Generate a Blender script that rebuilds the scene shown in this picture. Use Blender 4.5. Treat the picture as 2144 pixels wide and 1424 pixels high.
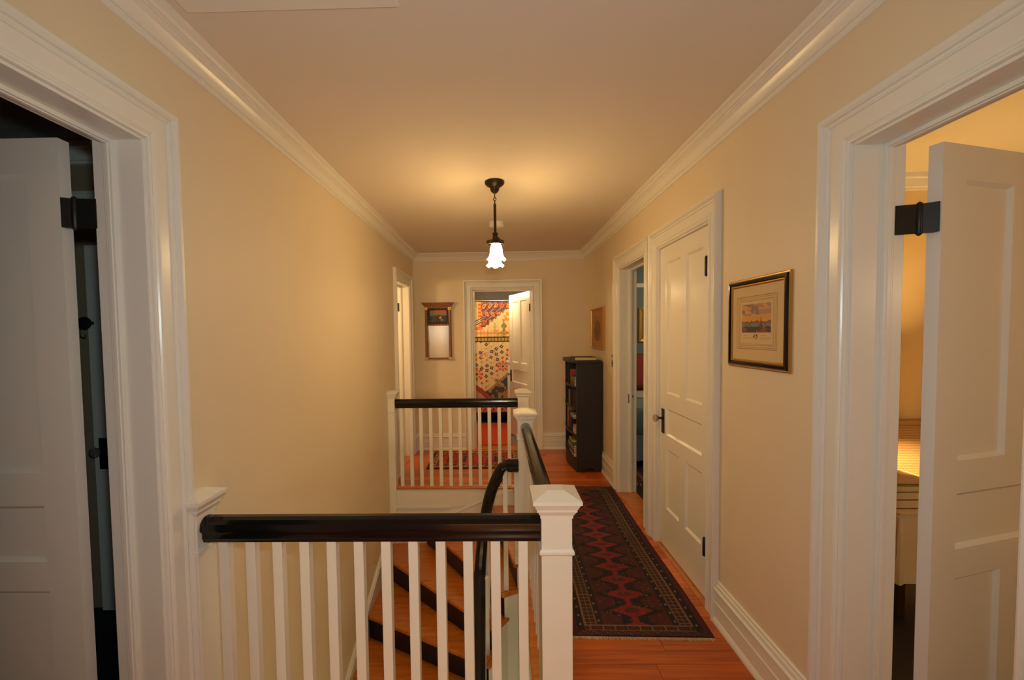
import bpy, math, random
import numpy as np
from mathutils import Vector, Matrix
random.seed(7)
for o in list(bpy.data.objects): bpy.data.objects.remove(o)
sc = bpy.context.scene
COL = sc.collection
R = math.radians

# ------------------------------------------------------------------ camera
cam = bpy.data.cameras.new('camera'); cam_o = bpy.data.objects.new('camera', cam); COL.objects.link(cam_o)
F = 900.0
cam.sensor_fit = 'HORIZONTAL'; cam.sensor_width = 36.0; cam.lens = F / 2144 * 36
cam.shift_x = (1072 - 1026.5) / 2144; cam.shift_y = (737.4 - 712) / 2144
cam.clip_start = 0.02; cam.clip_end = 60
_p, _y, _r = R(2.425), R(1.123), R(-0.751)
_base = Matrix(((1,0,0),(0,0,-1),(0,1,0)))
_Ry = Matrix(((math.cos(_y),math.sin(_y),0),(-math.sin(_y),math.cos(_y),0),(0,0,1)))
_Rp = Matrix(((1,0,0),(0,math.cos(_p),-math.sin(_p)),(0,math.sin(_p),math.cos(_p))))
_Rr = Matrix(((math.cos(_r),-math.sin(_r),0),(math.sin(_r),math.cos(_r),0),(0,0,1)))
_M = _Rr @ _base @ _Rp @ _Ry                      # world -> image axes (x right, y down, z forward)
ax, ay, az = Vector(_M[0]), Vector(_M[1]), Vector(_M[2])
mw = Matrix((( ax.x, -ay.x, -az.x, 0), (ax.y, -ay.y, -az.y, 0), (ax.z, -ay.z, -az.z, 1.5), (0,0,0,1)))
cam_o.matrix_world = mw
sc.camera = cam_o

# ------------------------------------------------------------------ world, exposure
w = bpy.data.worlds.new('world'); sc.world = w; w.use_nodes = True
w.node_tree.nodes['Background'].inputs[0].default_value = (0.75, 0.80, 0.90, 1)
w.node_tree.nodes['Background'].inputs[1].default_value = 0.05
vs = sc.view_settings
vs.view_transform = 'Standard'; vs.look = 'None'; vs.gamma = 1.0; vs.use_curve_mapping = False
vs.exposure = 0.08
sc.cycles.caustics_reflective = False; sc.cycles.caustics_refractive = False
sc.cycles.sample_clamp_indirect = 4.0

# ------------------------------------------------------------------ lights
def lamp(name, kind, loc, energy, color, size=0.05, **kw):
    l = bpy.data.lights.new(name, kind); l.energy = energy; l.color = color
    if kind in ('POINT', 'SPOT'): l.shadow_soft_size = size
    for k, v in kw.items(): setattr(l, k, v)
    o = bpy.data.objects.new(name, l); COL.objects.link(o); o.location = loc
    return o
fl = lamp('camera_flash', 'SPOT', (0.0, 0.03, 1.62), 29, (0.74, 0.95, 1.0), 0.03, spot_size=R(140), spot_blend=0.55)
fl.rotation_euler = (R(88), 0, R(0))
lamp('bathroom_ceiling_lamp', 'POINT', (0.0, 6.30, 2.15), 30, (1.0, 0.70, 0.38), 0.10)
lamp('bedroom_fill', 'POINT', (2.9, 5.2, 1.9), 22, (1.0, 0.80, 0.55), 0.12)  # unseen fill light, added to brighten the bedroom
lamp('guest_room_fill', 'POINT', (2.7, -0.1, 1.75), 11, (1.0, 0.70, 0.38), 0.12)  # added fill without a fixture, warms the front of the open right door
lamp('downstairs_lamp', 'POINT', (-0.60, 1.95, -1.9), 13, (1.0, 0.80, 0.46), 0.12)
lamp('stairwell_fill', 'POINT', (0.02, 1.95, -1.7), 5, (1.0, 0.82, 0.48), 0.06)  # added fill in the open gap beside the stringer, brightens its outer side
lamp('closet_fill', 'POINT', (-1.95, 4.45, 1.9), 22, (1.0, 0.70, 0.36), 0.10)  # unseen fill added beyond the far left doorway, lifts the hall's far end
PEND_COL = (1.0, 0.66, 0.27); PEND_STR = 62.0; BULB_STR = 230.0

# ------------------------------------------------------------------ materials
def lin(r, g, b):
    f = lambda c: (c/255)/12.92 if c/255 <= 0.04045 else ((c/255+0.055)/1.055)**2.4
    return (f(r), f(g), f(b))
MATS = {}
def mat(name, color, rough=0.5, metal=0.0, bump=0.0, bscale=200, var=0.0, vscale=3.0, coat=0.0, emit=None, estr=0.0, trans=0.0, ior=1.45, spec=0.5):
    m = bpy.data.materials.new(name); m.use_nodes = True; nt = m.node_tree
    b = nt.nodes['Principled BSDF']
    b.inputs['Base Color'].default_value = (*color, 1); b.inputs['Roughness'].default_value = rough
    b.inputs['Metallic'].default_value = metal; b.inputs['Coat Weight'].default_value = coat
    b.inputs['Transmission Weight'].default_value = trans; b.inputs['IOR'].default_value = ior
    b.inputs['Specular IOR Level'].default_value = spec
    if emit: b.inputs['Emission Color'].default_value = (*emit, 1); b.inputs['Emission Strength'].default_value = estr
    g = nt.nodes.new('ShaderNodeNewGeometry')
    if var:
        n = nt.nodes.new('ShaderNodeTexNoise'); n.inputs['Scale'].default_value = vscale; n.inputs['Detail'].default_value = 3
        nt.links.new(g.outputs['Position'], n.inputs['Vector'])
        mx = nt.nodes.new('ShaderNodeMix'); mx.data_type = 'RGBA'
        mx.inputs['A'].default_value = (*[c*(1-var) for c in color], 1); mx.inputs['B'].default_value = (*[min(1, c*(1+var)) for c in color], 1)
        nt.links.new(n.outputs['Fac'], mx.inputs['Factor']); nt.links.new(mx.outputs['Result'], b.inputs['Base Color'])
    if bump:
        n = nt.nodes.new('ShaderNodeTexNoise'); n.inputs['Scale'].default_value = bscale; n.inputs['Detail'].default_value = 2
        nt.links.new(g.outputs['Position'], n.inputs['Vector'])
        bp = nt.nodes.new('ShaderNodeBump'); bp.inputs['Strength'].default_value = bump; bp.inputs['Distance'].default_value = 0.002
        nt.links.new(n.outputs['Fac'], bp.inputs['Height']); nt.links.new(bp.outputs['Normal'], b.inputs['Normal'])
    MATS[name] = m; return m
def wood(name, dark, light, rough=0.35, along=(1.5, 45, 45), rnd=0.35, coat=0.0):
    m = bpy.data.materials.new(name); m.use_nodes = True; nt = m.node_tree; b = nt.nodes['Principled BSDF']
    b.inputs['Roughness'].default_value = rough; b.inputs['Coat Weight'].default_value = coat; b.inputs['Coat Roughness'].default_value = 0.15
    g = nt.nodes.new('ShaderNodeNewGeometry'); oi = nt.nodes.new('ShaderNodeObjectInfo')
    s = nt.nodes.new('ShaderNodeVectorMath'); s.operation = 'MULTIPLY'; s.inputs[1].default_value = along
    a = nt.nodes.new('ShaderNodeVectorMath'); a.operation = 'ADD'
    k = nt.nodes.new('ShaderNodeVectorMath'); k.operation = 'SCALE'; k.inputs[0].default_value = (37, 91, 53)
    nt.links.new(oi.outputs['Random'], k.inputs['Scale'])
    nt.links.new(g.outputs['Position'], s.inputs[0]); nt.links.new(s.outputs[0], a.inputs[0]); nt.links.new(k.outputs[0], a.inputs[1])
    n = nt.nodes.new('ShaderNodeTexNoise'); n.inputs['Scale'].default_value = 1.6; n.inputs['Detail'].default_value = 5; n.inputs['Distortion'].default_value = 0.6
    nt.links.new(a.outputs[0], n.inputs['Vector'])
    ad = nt.nodes.new('ShaderNodeMath'); ad.operation = 'MULTIPLY_ADD'; ad.inputs[1].default_value = rnd; 
    nt.links.new(oi.outputs['Random'], ad.inputs[0]); nt.links.new(n.outputs['Fac'], ad.inputs[2])
    r = nt.nodes.new('ShaderNodeMapRange'); r.inputs['From Min'].default_value = 0.35; r.inputs['From Max'].default_value = 0.65 + rnd
    nt.links.new(ad.outputs[0], r.inputs['Value'])
    mx = nt.nodes.new('ShaderNodeMix'); mx.data_type = 'RGBA'; mx.inputs['A'].default_value = (*dark, 1); mx.inputs['B'].default_value = (*light, 1)
    nt.links.new(r.outputs[0], mx.inputs['Factor']); nt.links.new(mx.outputs['Result'], b.inputs['Base Color'])
    bp = nt.nodes.new('ShaderNodeBump'); bp.inputs['Strength'].default_value = 0.12; bp.inputs['Distance'].default_value = 0.001
    nt.links.new(n.outputs['Fac'], bp.inputs['Height']); nt.links.new(bp.outputs['Normal'], b.inputs['Normal'])
    MATS[name] = m; return m
def vcol(name, rough=0.9, bump=0.0, bscale=600):
    m = bpy.data.materials.new(name); m.use_nodes = True; nt = m.node_tree; b = nt.nodes['Principled BSDF']
    b.inputs['Roughness'].default_value = rough
    a = nt.nodes.new('ShaderNodeAttribute'); a.attribute_name = 'print'
    nt.links.new(a.outputs['Color'], b.inputs['Base Color'])
    if bump:
        g = nt.nodes.new('ShaderNodeNewGeometry'); n = nt.nodes.new('ShaderNodeTexNoise'); n.inputs['Scale'].default_value = bscale
        nt.links.new(g.outputs['Position'], n.inputs['Vector'])
        bp = nt.nodes.new('ShaderNodeBump'); bp.inputs['Strength'].default_value = bump; bp.inputs['Distance'].default_value = 0.003
        nt.links.new(n.outputs['Fac'], bp.inputs['Height']); nt.links.new(bp.outputs['Normal'], b.inputs['Normal'])
    MATS[name] = m; return m

WALL = mat('wall_paint', (0.81, 0.68, 0.485), 0.55, bump=0.05, bscale=350, var=0.02)
CEIL = mat('ceiling_paint', (0.80, 0.705, 0.595), 0.75, bump=0.04, bscale=300)
TRIM = mat('trim_paint', (0.86, 0.82, 0.72), 0.26, bump=0.03, bscale=60)
WHITE = mat('white_enamel', (0.88, 0.86, 0.80), 0.25)
BLACKGLOSS = mat('black_gloss_paint', (0.006, 0.006, 0.0065), 0.13, spec=0.5)
RISER = mat('black_riser_paint', (0.012, 0.012, 0.014), 0.35)
IRON = mat('black_iron', (0.012, 0.012, 0.012), 0.42, bump=0.1, bscale=300)
BRONZE = mat('dark_bronze', (0.035, 0.024, 0.014), 0.38, metal=0.6)
GLASS = mat('knob_glass', (0.9, 0.82, 0.72), 0.06, trans=0.85)
FLOORW = wood('fir_floor', (0.29, 0.046, 0.003), (0.82, 0.175, 0.008), 0.34, (1.2, 40, 40), 0.45, 0.35)
TREADW = wood('fir_tread', (0.42, 0.105, 0.008), (0.68, 0.205, 0.018), 0.33, (2.5, 22, 22), 0.15, 0.3)
NOSEW = wood('fir_nosing', (0.40, 0.11, 0.012), (0.60, 0.20, 0.026), 0.33, (3, 20, 20), 0.1, 0.3)
GAP = mat('floor_gap_dark', (0.05, 0.016, 0.006), 0.8)
CASEB = mat('bookcase_black', (0.016, 0.016, 0.018), 0.45, bump=0.03)
GOLD = mat('gold_leaf', (0.62, 0.33, 0.07), 0.34, metal=0.75, bump=0.08, bscale=120)
GILTW = wood('gilt_wood', (0.17, 0.05, 0.008), (0.36, 0.13, 0.02), 0.35, (30, 30, 3), 0.1, 0.2)
GLOWGLASS = mat('lit_opal_glass', (0.9, 0.8, 0.6), 0.3, emit=PEND_COL, estr=PEND_STR)
BULB = mat('lit_bulb_glass', (1, 0.9, 0.7), 0.3, emit=PEND_COL, estr=BULB_STR)
MIRROR = mat('mirror_glass', (0.86, 0.84, 0.80), 0.03, metal=1.0)
CHROME = mat('chrome', (0.8, 0.78, 0.75), 0.15, metal=1.0)
PAPER = mat('aged_mat_paper', (0.72, 0.56, 0.33), 0.8)
PLASTIC = mat('white_plastic', (0.80, 0.76, 0.70), 0.4)
BRASS = mat('brass_plate', (0.35, 0.17, 0.06), 0.35, metal=0.8)
IVORY = mat('ivory_toggle', (0.75, 0.66, 0.5), 0.35)
PRINT = vcol('printed_paper', 0.8); RUGM = vcol('wool_pile', 0.95, 0.5, 900); CLOTHM = vcol('printed_cloth', 0.9, 0.15, 500)
FRINGE = mat('rug_fringe', (0.55, 0.40, 0.25), 0.95)
GREYW = mat('bathroom_paint', (0.30, 0.27, 0.27), 0.6)
TEAL = mat('teal_paint', (0.16, 0.21, 0.20), 0.6)
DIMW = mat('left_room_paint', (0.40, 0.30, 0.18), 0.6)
YELW = mat('right_room_paint', (0.80, 0.60, 0.30), 0.6)
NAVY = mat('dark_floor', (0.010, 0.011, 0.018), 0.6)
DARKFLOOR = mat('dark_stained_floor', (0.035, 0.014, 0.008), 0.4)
REDRUG = mat('red_bath_rug', (0.62, 0.065, 0.025), 0.95, bump=0.4, bscale=400)
TILE = mat('bath_floor_grey', (0.20, 0.19, 0.19), 0.4)

# ------------------------------------------------------------------ mesh helpers
SHARP = 40
class MB:
    def __init__(s): s.v = []; s.f = []
    def _q(s, pts):
        i = len(s.v); s.v += [tuple(p) for p in pts]; s.f.append(tuple(range(i, i+len(pts)))); return s
    def box(s, x0, x1, y0, y1, z0, z1):
        i = len(s.v)
        s.v += [(x0,y0,z0),(x1,y0,z0),(x1,y1,z0),(x0,y1,z0),(x0,y0,z1),(x1,y0,z1),(x1,y1,z1),(x0,y1,z1)]
        for f in ((0,3,2,1),(4,5,6,7),(0,1,5,4),(1,2,6,5),(2,3,7,6),(3,0,4,7)): s.f.append(tuple(i+k for k in f))
        return s
    def frustum(s, cx, cy, w0, w1, z0, z1, d0=None, d1=None):
        d0 = w0 if d0 is None else d0; d1 = w1 if d1 is None else d1
        i = len(s.v)
        for w_, d_, z in ((w0, d0, z0), (w1, d1, z1)):
            s.v += [(cx-w_/2,cy-d_/2,z),(cx+w_/2,cy-d_/2,z),(cx+w_/2,cy+d_/2,z),(cx-w_/2,cy+d_/2,z)]
        for f in ((0,3,2,1),(4,5,6,7),(0,1,5,4),(1,2,6,5),(2,3,7,6),(3,0,4,7)): s.f.append(tuple(i+k for k in f))
        return s
    def prism(s, poly, z0, z1):
        n = len(poly); i = len(s.v)
        s.v += [(p[0],p[1],z0) for p in poly] + [(p[0],p[1],z1) for p in poly]
        s.f.append(tuple(i+n-1-k for k in range(n))); s.f.append(tuple(i+n+k for k in range(n)))
        for k in range(n):
            l = (k+1) % n; s.f.append((i+k, i+l, i+n+l, i+n+k))
        return s
    def extr(s, poly, fn, a, b):
        """closed 2D profile poly, mapped by fn(p, t) to 3D at t=a and t=b"""
        n = len(poly); i = len(s.v)
        s.v += [tuple(fn(p, a)) for p in poly] + [tuple(fn(p, b)) for p in poly]
        s.f.append(tuple(i+n-1-k for k in range(n))); s.f.append(tuple(i+n+k for k in range(n)))
        for k in range(n):
            l = (k+1) % n; s.f.append((i+k, i+l, i+n+l, i+n+k))
        return s
    def loft(s, rings, closed=True, cap=True):
        n = len(rings[0]); i0 = len(s.v)
        for r in rings: s.v += [tuple(p) for p in r]
        for a in range(len(rings)-1):
            for k in range(n if closed else n-1):
                l = (k+1) % n
                s.f.append((i0+a*n+k, i0+a*n+l, i0+(a+1)*n+l, i0+(a+1)*n+k))
        if cap and closed:
            s.f.append(tuple(i0+n-1-k for k in range(n))); s.f.append(tuple(i0+(len(rings)-1)*n+k for k in range(n)))
        return s
    def lathe(s, prof, c=(0,0,0), n=28, mod=None, axis='z', cap=False):
        rings = []
        for (r, z) in prof:
            ring = []
            for k in range(n):
                t = 2*math.pi*k/n
                rr, zz = mod(r, z, t) if mod else (r, z)
                p = (rr*math.cos(t), rr*math.sin(t), zz)
                if axis == 'x': p = (p[2], p[0], p[1])
                if axis == 'y': p = (p[0], p[2], p[1])
                ring.append((c[0]+p[0], c[1]+p[1], c[2]+p[2]))
            rings.append(ring)
        return s.loft(rings, True, cap)
    def tube(s, pts, r, n=8):
        pts = [Vector(p) for p in pts]; rings = []
        for i, p in enumerate(pts):
            t = (pts[min(i+1,len(pts)-1)] - pts[max(i-1,0)]).normalized()
            u = t.cross(Vector((0,0,1)))
            if u.length < 0.05: u = t.cross(Vector((1,0,0)))
            u.normalize(); v = t.cross(u)
            rings.append([p + u*r*math.cos(2*math.pi*k/n) + v*r*math.sin(2*math.pi*k/n) for k in range(n)])
        return s.loft(rings)
    def sweep(s, prof, path, side0=None):
        """prof in (side, up); path of 3D points; side vector kept horizontal, carried along"""
        pts = [Vector(p) for p in path]; rings = []; last = side0
        for i, p in enumerate(pts):
            t = (pts[min(i+1,len(pts)-1)] - pts[max(i-1,0)]).normalized()
            h = Vector((t.x, t.y, 0))
            if h.length > 0.12:
                sd = h.cross(Vector((0,0,1))).normalized()
                if last is not None: sd = (last*0.35 + sd*0.65).normalized()
            else: sd = last
            sd = (sd - t*sd.dot(t)).normalized(); last = sd
            up = sd.cross(t).normalized()
            rings.append([p + sd*a + up*b for a, b in prof])
        return s.loft(rings)
    def build(s, name, m, parent=None, smooth=False, bevel=0.0, loc=None, kind=None):
        me = bpy.data.meshes.new(name); me.from_pydata(s.v, [], s.f); me.update()
        import bmesh
        bm = bmesh.new(); bm.from_mesh(me); bmesh.ops.recalc_face_normals(bm, faces=bm.faces); bm.to_mesh(me); bm.free()
        me.materials.append(m)
        if smooth:
            me.polygons.foreach_set('use_smooth', [True]*len(me.polygons))
            try: me.set_sharp_from_angle(angle=R(SHARP))
            except Exception: pass
        o = bpy.data.objects.new(name, me); COL.objects.link(o)
        if parent: o.parent = parent
        if loc: o.location = loc
        if bevel:
            b = o.modifiers.new('bevel', 'BEVEL'); b.width = bevel; b.segments = 2; b.limit_method = 'ANGLE'
        if kind: o['kind'] = kind
        return o
def tag(o, label=None, cat=None, group=None, kind=None):
    if label: o['label'] = label
    if cat: o['category'] = cat
    if group: o['group'] = group
    if kind: o['kind'] = kind
    return o
def empty(name, loc=(0,0,0), rz=0.0):
    o = bpy.data.objects.new(name, None); o.empty_display_size = 0.1; COL.objects.link(o)
    o.location = loc; o.rotation_euler = (0, 0, rz); return o
def link_copy(o, name, parent, loc):
    c = o.copy(); c.name = name; COL.objects.link(c); c.parent = parent; c.location = loc; return c
def S(o, label, cat): return tag(o, label, cat, kind='structure')

# ------------------------------------------------------------------ key dimensions
XL, XR, YF, ZC = -1.09, 1.115, 5.53, 2.53        # corridor wall faces, far wall face, ceiling
TH = 0.15                                         # wall thickness
WX, WY0, WY1 = 0.15, 1.55, 4.19                   # stairwell edges
# openings on the side walls as (y0, y1, head)
L_OP = [(0.57, 1.33, 2.115), (4.60, 5.25, 2.09)]
R_OP = [(0.924, 1.385, 2.075), (2.30, 3.03, 2.075), (3.29, 3.985, 2.075)]
F_OP = (-0.325, 0.44, 2.07)

# ------------------------------------------------------------------ walls
def side_wall(name, x0, x1, ya, yb, ops, zlow, m):
    b = MB(); y = ya
    for (o0, o1, h) in ops:
        b.box(x0, x1, y, o0, zlow, ZC); b.box(x0, x1, o0, o1, h, ZC); b.box(x0, x1, o0, o1, zlow, 0.0); y = o1
    b.box(x0, x1, y, yb, zlow, ZC)
    return b.build(name, m)
S(side_wall('wall_left', XL-TH, XL, -0.75, YF+TH, L_OP, -2.7, WALL), 'long cream wall on the left above the open stairwell', 'wall')
S(side_wall('wall_right', XR, XR+TH, -0.75, YF+TH, R_OP, -0.3, WALL), 'cream hallway wall on the right with doorways and framed prints', 'wall')
b = MB(); b.box(XL, F_OP[0], YF, YF+TH, -0.3, ZC).box(F_OP[1], XR, YF, YF+TH, -0.3, ZC).box(F_OP[0], F_OP[1], YF, YF+TH, F_OP[2], ZC).box(F_OP[0], F_OP[1], YF, YF+TH, -0.3, 0.0)
S(b.build('wall_far', WALL), 'cream end wall with the mirror and bathroom doorway', 'wall')
b = MB(); b.box(XL, -0.45, -0.75, -0.60, -0.3, ZC).box(0.36, XR, -0.75, -0.60, -0.3, ZC).box(-0.45, 0.36, -0.75, -0.60, 2.08, ZC)
S(b.build('wall_near', WALL), 'cream near end wall with a doorway behind the viewer', 'wall')
S(MB().box(XL-TH, XR+TH, -0.75, YF+TH, ZC, ZC+0.1).build('ceiling', CEIL), 'beige plaster hallway ceiling', 'ceiling')
# stairwell lining below floor level
b = MB(); b.box(XL, XR, WY1, WY1+0.1, -2.7, -0.02)
S(b.build('wall_stairwell_far', TRIM), 'white painted wall below the far landing edge', 'wall')
b = MB(); b.box(WX, WX+0.1, WY0, 3.13, -2.7, -0.02)
S(b.build('wall_stairwell_right', TRIM), 'white painted wall below the corridor floor edge', 'wall')
S(MB().box(XL, WX, WY0-0.1, WY0, -2.7, -0.02).build('wall_stairwell_near', TRIM), 'white painted wall below the near landing edge', 'wall')
S(MB().box(XL, XR, WY0-0.1, WY1, -2.75, -2.7).build('floor_lower', DARKFLOOR), 'dark floor of the storey below, at the foot of the stairs', 'floor')

# ------------------------------------------------------------------ floor and planks
b = MB()
for r in ((XL, XR, -0.60, WY0), (WX, XR, WY0, WY1), (XL, XR, WY1, YF)): b.box(r[0], r[1], r[2], r[3], -0.08, -0.014)
floor = S(b.build('floor', GAP), 'orange fir strip floor running across the hallway', 'floor')
plank_me = None
def plank(x0, x1, y0, y1):
    global plank_me
    if plank_me is None:
        o = MB().box(0, 1, 0, 1, 0, 1).build('plank', FLOORW, floor); plank_me = o.data
    else:
        o = bpy.data.objects.new('plank', plank_me); COL.objects.link(o); o.parent = floor
    o.location = (x0, y0, -0.014); o.scale = (x1-x0, y1-y0, 0.014 + random.uniform(-0.0006, 0.0006))
PW, PG = 0.083, 0.0016
y = -0.5976
while y < YF-0.01:
    y1 = min(y+PW, YF)
    xs = XL if (y1 <= WY0-0.015 or y >= WY1+0.02) else WX+0.02
    cuts = [xs]; x = xs + random.uniform(0.25, 1.3)
    while x < XR-0.2: cuts.append(x); x += random.uniform(0.5, 1.6)
    cuts.append(XR)
    for a, c in zip(cuts[:-1], cuts[1:]): plank(a, c-PG, y, y1-PG)
    y += PW
def nosing(x0, x1, y0, y1, ax_):
    # rounded bullnose board along a floor edge; ax_ = side that is rounded
    prof = [(0, -0.028), (0.05, -0.028), (0.062, -0.022), (0.067, -0.013), (0.062, -0.004), (0.05, 0.002), (0, 0.002)]
    bb = MB()
    if ax_ == '-y': bb.extr(prof, lambda p, t: (t, y1 - p[0], p[1]), x0, x1)
    if ax_ == '-x': bb.extr(prof, lambda p, t: (x1 - p[0], t, p[1]), y0, y1)
    if ax_ == '+y': bb.extr(prof, lambda p, t: (t, y0 + p[0], p[1]), x0, x1)
    return bb.build('edge_board', NOSEW, floor, smooth=True)
nosing(XL+0.005, 0.17, 0, WY1+0.035, '-y')
nosing(0, WX+0.045, WY0-0.02, 4.16, '-x')
nosing(XL, WX, WY0-0.045, 0, '+y')
# thresholds
for (n, lab, x0, x1, y0, y1) in (('trim_1', 'worn wooden threshold under the closed panelled door', 1.10, 1.20, 2.302, 3.028), ('trim_2', 'worn wooden threshold of the bedroom doorway', 1.10, 1.27, 3.292, 3.983), ('trim_3', 'wooden threshold of the bathroom doorway', F_OP[0]+.002, F_OP[1]-.002, 5.515, 5.68)):
    S(MB().prism([(x0,y0),(x1,y0),(x1,y1),(x0,y1)], -0.02, 0.008).build(n, NOSEW, bevel=0.004), lab, 'threshold')

for (n, lab, x0, x1, y0, y1) in (('trim_23', 'wooden threshold of the near left doorway', XL-0.16, XL+0.004, 0.572, 1.328), ('trim_24', 'wooden threshold of the near right doorway', XR-0.004, XR+0.16, 0.926, 1.383), ('trim_25', 'wooden threshold of the far left doorway', XL-0.16, XL+0.004, 4.602, 5.248)):
    S(MB().prism([(x0,y0),(x1,y0),(x1,y1),(x0,y1)], -0.02, 0.006).build(n, NOSEW, bevel=0.003), lab, 'threshold')
# ------------------------------------------------------------------ casings, baseboards, crown
SHARP = 17
CASE_P = [(0.0, 0.0), (0.0, 0.010), (0.002, 0.014), (0.007, 0.016), (0.012, 0.014), (0.014, 0.009), (0.017, 0.009), (0.021, 0.014), (0.027, 0.017), (0.031, 0.0175), (0.032, 0.0135), (0.076, 0.015), (0.077, 0.020), (0.081, 0.0235), (0.086, 0.0225), (0.088, 0.018), (0.091, 0.018), (0.094, 0.026), (0.101, 0.032), (0.109, 0.033), (0.110, 0.029), (0.115, 0.029), (0.115, 0.0)]
def casing(name, label, u0, u1, head, fn, wscale=1.0):
    """mitred door casing; fn(u, z, h) -> world; u along the wall, h out of the wall"""
    rings = []
    for k in range(4):
        ring = []
        for d, h in CASE_P:
            d = d*wscale - 0.004*(-1)
            u = (u0-d) if k < 2 else (u1+d)
            z = 0.0 if k in (0, 3) else head + d
            ring.append(fn(u, z, h))
        rings.append(ring)
    return S(MB().loft(rings).build(name, TRIM, smooth=True), label, 'door casing')
def jamb(name, label, u0, u1, head, fn, stop=0.085):
    """lining boards of a door opening through the wall with a door stop; fn(u, z, depth into wall)"""
    root = empty(name)
    def bx(nm, a0, a1, z0, z1, d0, d1):
        bb = MB(); p = []
        for z in (z0, z1):
            for a, d in ((a0, d0), (a1, d0), (a1, d1), (a0, d1)): p.append(fn(a, z, d))
        bb.v = p; bb.f = [(0,3,2,1),(4,5,6,7),(0,1,5,4),(1,2,6,5),(2,3,7,6),(3,0,4,7)]
        return bb.build(nm, TRIM, root, bevel=0.0015)
    t = 0.004
    bx('side_jamb', u0-0.012, u0+t, 0, head, -0.002, TH+0.005); bx('side_jamb', u1-t, u1+0.012, 0, head, -0.002, TH+0.005); bx('head_jamb', u0, u1, head-t, head+0.012, -0.002, TH+0.005)
    for (d0, d1, q) in ((stop, stop+0.028, 0.013), (stop+0.008, stop+0.020, 0.016)):
        bx('door_stop', u0+t, u0+t+q, 0, head-t, d0, d1); bx('door_stop', u1-t-q, u1-t, 0, head-t, d0, d1); bx('door_stop', u0+t+q, u1-t-q, head-t-q, head-t, d0, d1)
    return S(root, label, 'door jamb')
fR = lambda u, z, h: (XR - h, u, z)
fL = lambda u, z, h: (XL + h, u, z)
fF = lambda u, z, h: (u, YF - h, z)
jR = lambda u, z, d: (XR + d, u, z)
jL = lambda u, z, d: (XL - d, u, z)
jF = lambda u, z, d: (u, YF + d, z)
casing('trim_4', 'white moulded casing of the near left doorway', *L_OP[0], fL)
casing('trim_5', 'white moulded casing of the far left doorway by the corner', *L_OP[1], fL)
casing('trim_6', 'white moulded casing of the near right doorway', *R_OP[0], fR)
casing('trim_7', 'white moulded casing around the closed panelled door', *R_OP[1], fR)
casing('trim_8', 'white moulded casing of the bedroom doorway beyond the closed door', *R_OP[2], fR)
casing('trim_9', 'white moulded casing around the bathroom doorway', *F_OP, fF)
jamb('trim_10', 'white lining of the near left doorway', *L_OP[0], jL)
jamb('trim_11', 'white lining of the far left doorway by the corner', *L_OP[1], jL)
jamb('trim_12', 'white lining of the near right doorway', *R_OP[0], jR)
jamb('trim_13', 'white lining of the bedroom doorway, with a dark strike plate', *R_OP[2], jR)
jamb('trim_14', 'white lining of the bathroom doorway', *F_OP, jF)
jamb('trim_15', 'white lining around the closed panelled door', *R_OP[1], jR, stop=0.06)
BASE_P = [(0, 0), (0.030, 0), (0.030, 0.010), (0.026, 0.022), (0.019, 0.032), (0.019, 0.105), (0.023, 0.110), (0.019, 0.116), (0.019, 0.165), (0.026, 0.172), (0.026, 0.178), (0.018, 0.186), (0.016, 0.200), (0.010, 0.207), (0.010, 0.216), (0, 0.219)]
def baseboard(name, label, fn, segs):
    bb = MB()
    for a, c in segs: bb.extr(BASE_P, fn, a, c)
    return S(bb.build(name, TRIM, smooth=True), label, 'baseboard')
baseboard('baseboard_right', 'tall white moulded baseboard along the right wall', lambda p, t: (XR-p[0], t, p[1]), [(-0.60, R_OP[0][0]-.119), (R_OP[0][1]+.119, R_OP[1][0]-.119), (R_OP[2][1]+.119, YF)])
baseboard('baseboard_far', 'tall white moulded baseboard along the far wall', lambda p, t: (t, YF-p[0], p[1]), [(XL, F_OP[0]-.119), (F_OP[1]+.119, XR)])
baseboard('baseboard_left', 'short white baseboard beside the far left doorway', lambda p, t: (XL+p[0], t, p[1]), [(-0.60, L_OP[0][0]-.119), (4.27, L_OP[1][0]-.119), (L_OP[1][1]+.119, YF)])
CR = [(0.0, 2.430), (0.006, 2.430), (0.011, 2.434), (0.012, 2.440), (0.008, 2.444), (0.008, 2.449), (0.016, 2.451), (0.021, 2.457), (0.026, 2.470), (0.036, 2.484), (0.050, 2.494), (0.056, 2.496), (0.056, 2.502), (0.064, 2.503), (0.070, 2.510), (0.078, 2.514), (0.086, 2.516), (0.086, ZC), (0.0, ZC)]
rings = []
for k in range(4):
    ring = []
    for d, z in CR:
        x = XL+d if k < 2 else XR-d; y = -0.60 if k in (0, 3) else YF-d
        ring.append((x, y, z))
    rings.append(ring)
S(MB().loft(rings).build('trim_16', TRIM, smooth=True), 'white crown moulding around the hallway ceiling', 'crown moulding')
# attic hatch at the top edge of the photograph
h = empty('attic_hatch', (-0.62, 1.05, ZC)); tag(h, 'white framed attic hatch in the ceiling', 'hatch')
bb = MB(); bb.box(-.34, .325, -.32, -.26, -.016, 0).box(-.34, .325, .26, .32, -.016, 0).box(-.34, -.28, -.26, .26, -.016, 0).box(.265, .325, -.26, .26, -.016, 0)
bb.build('frame', TRIM, h, bevel=0.003); MB().box(-.278, .263, -.258, .258, -.008, 0).build('lid', TRIM, h)

SHARP = 40
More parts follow.
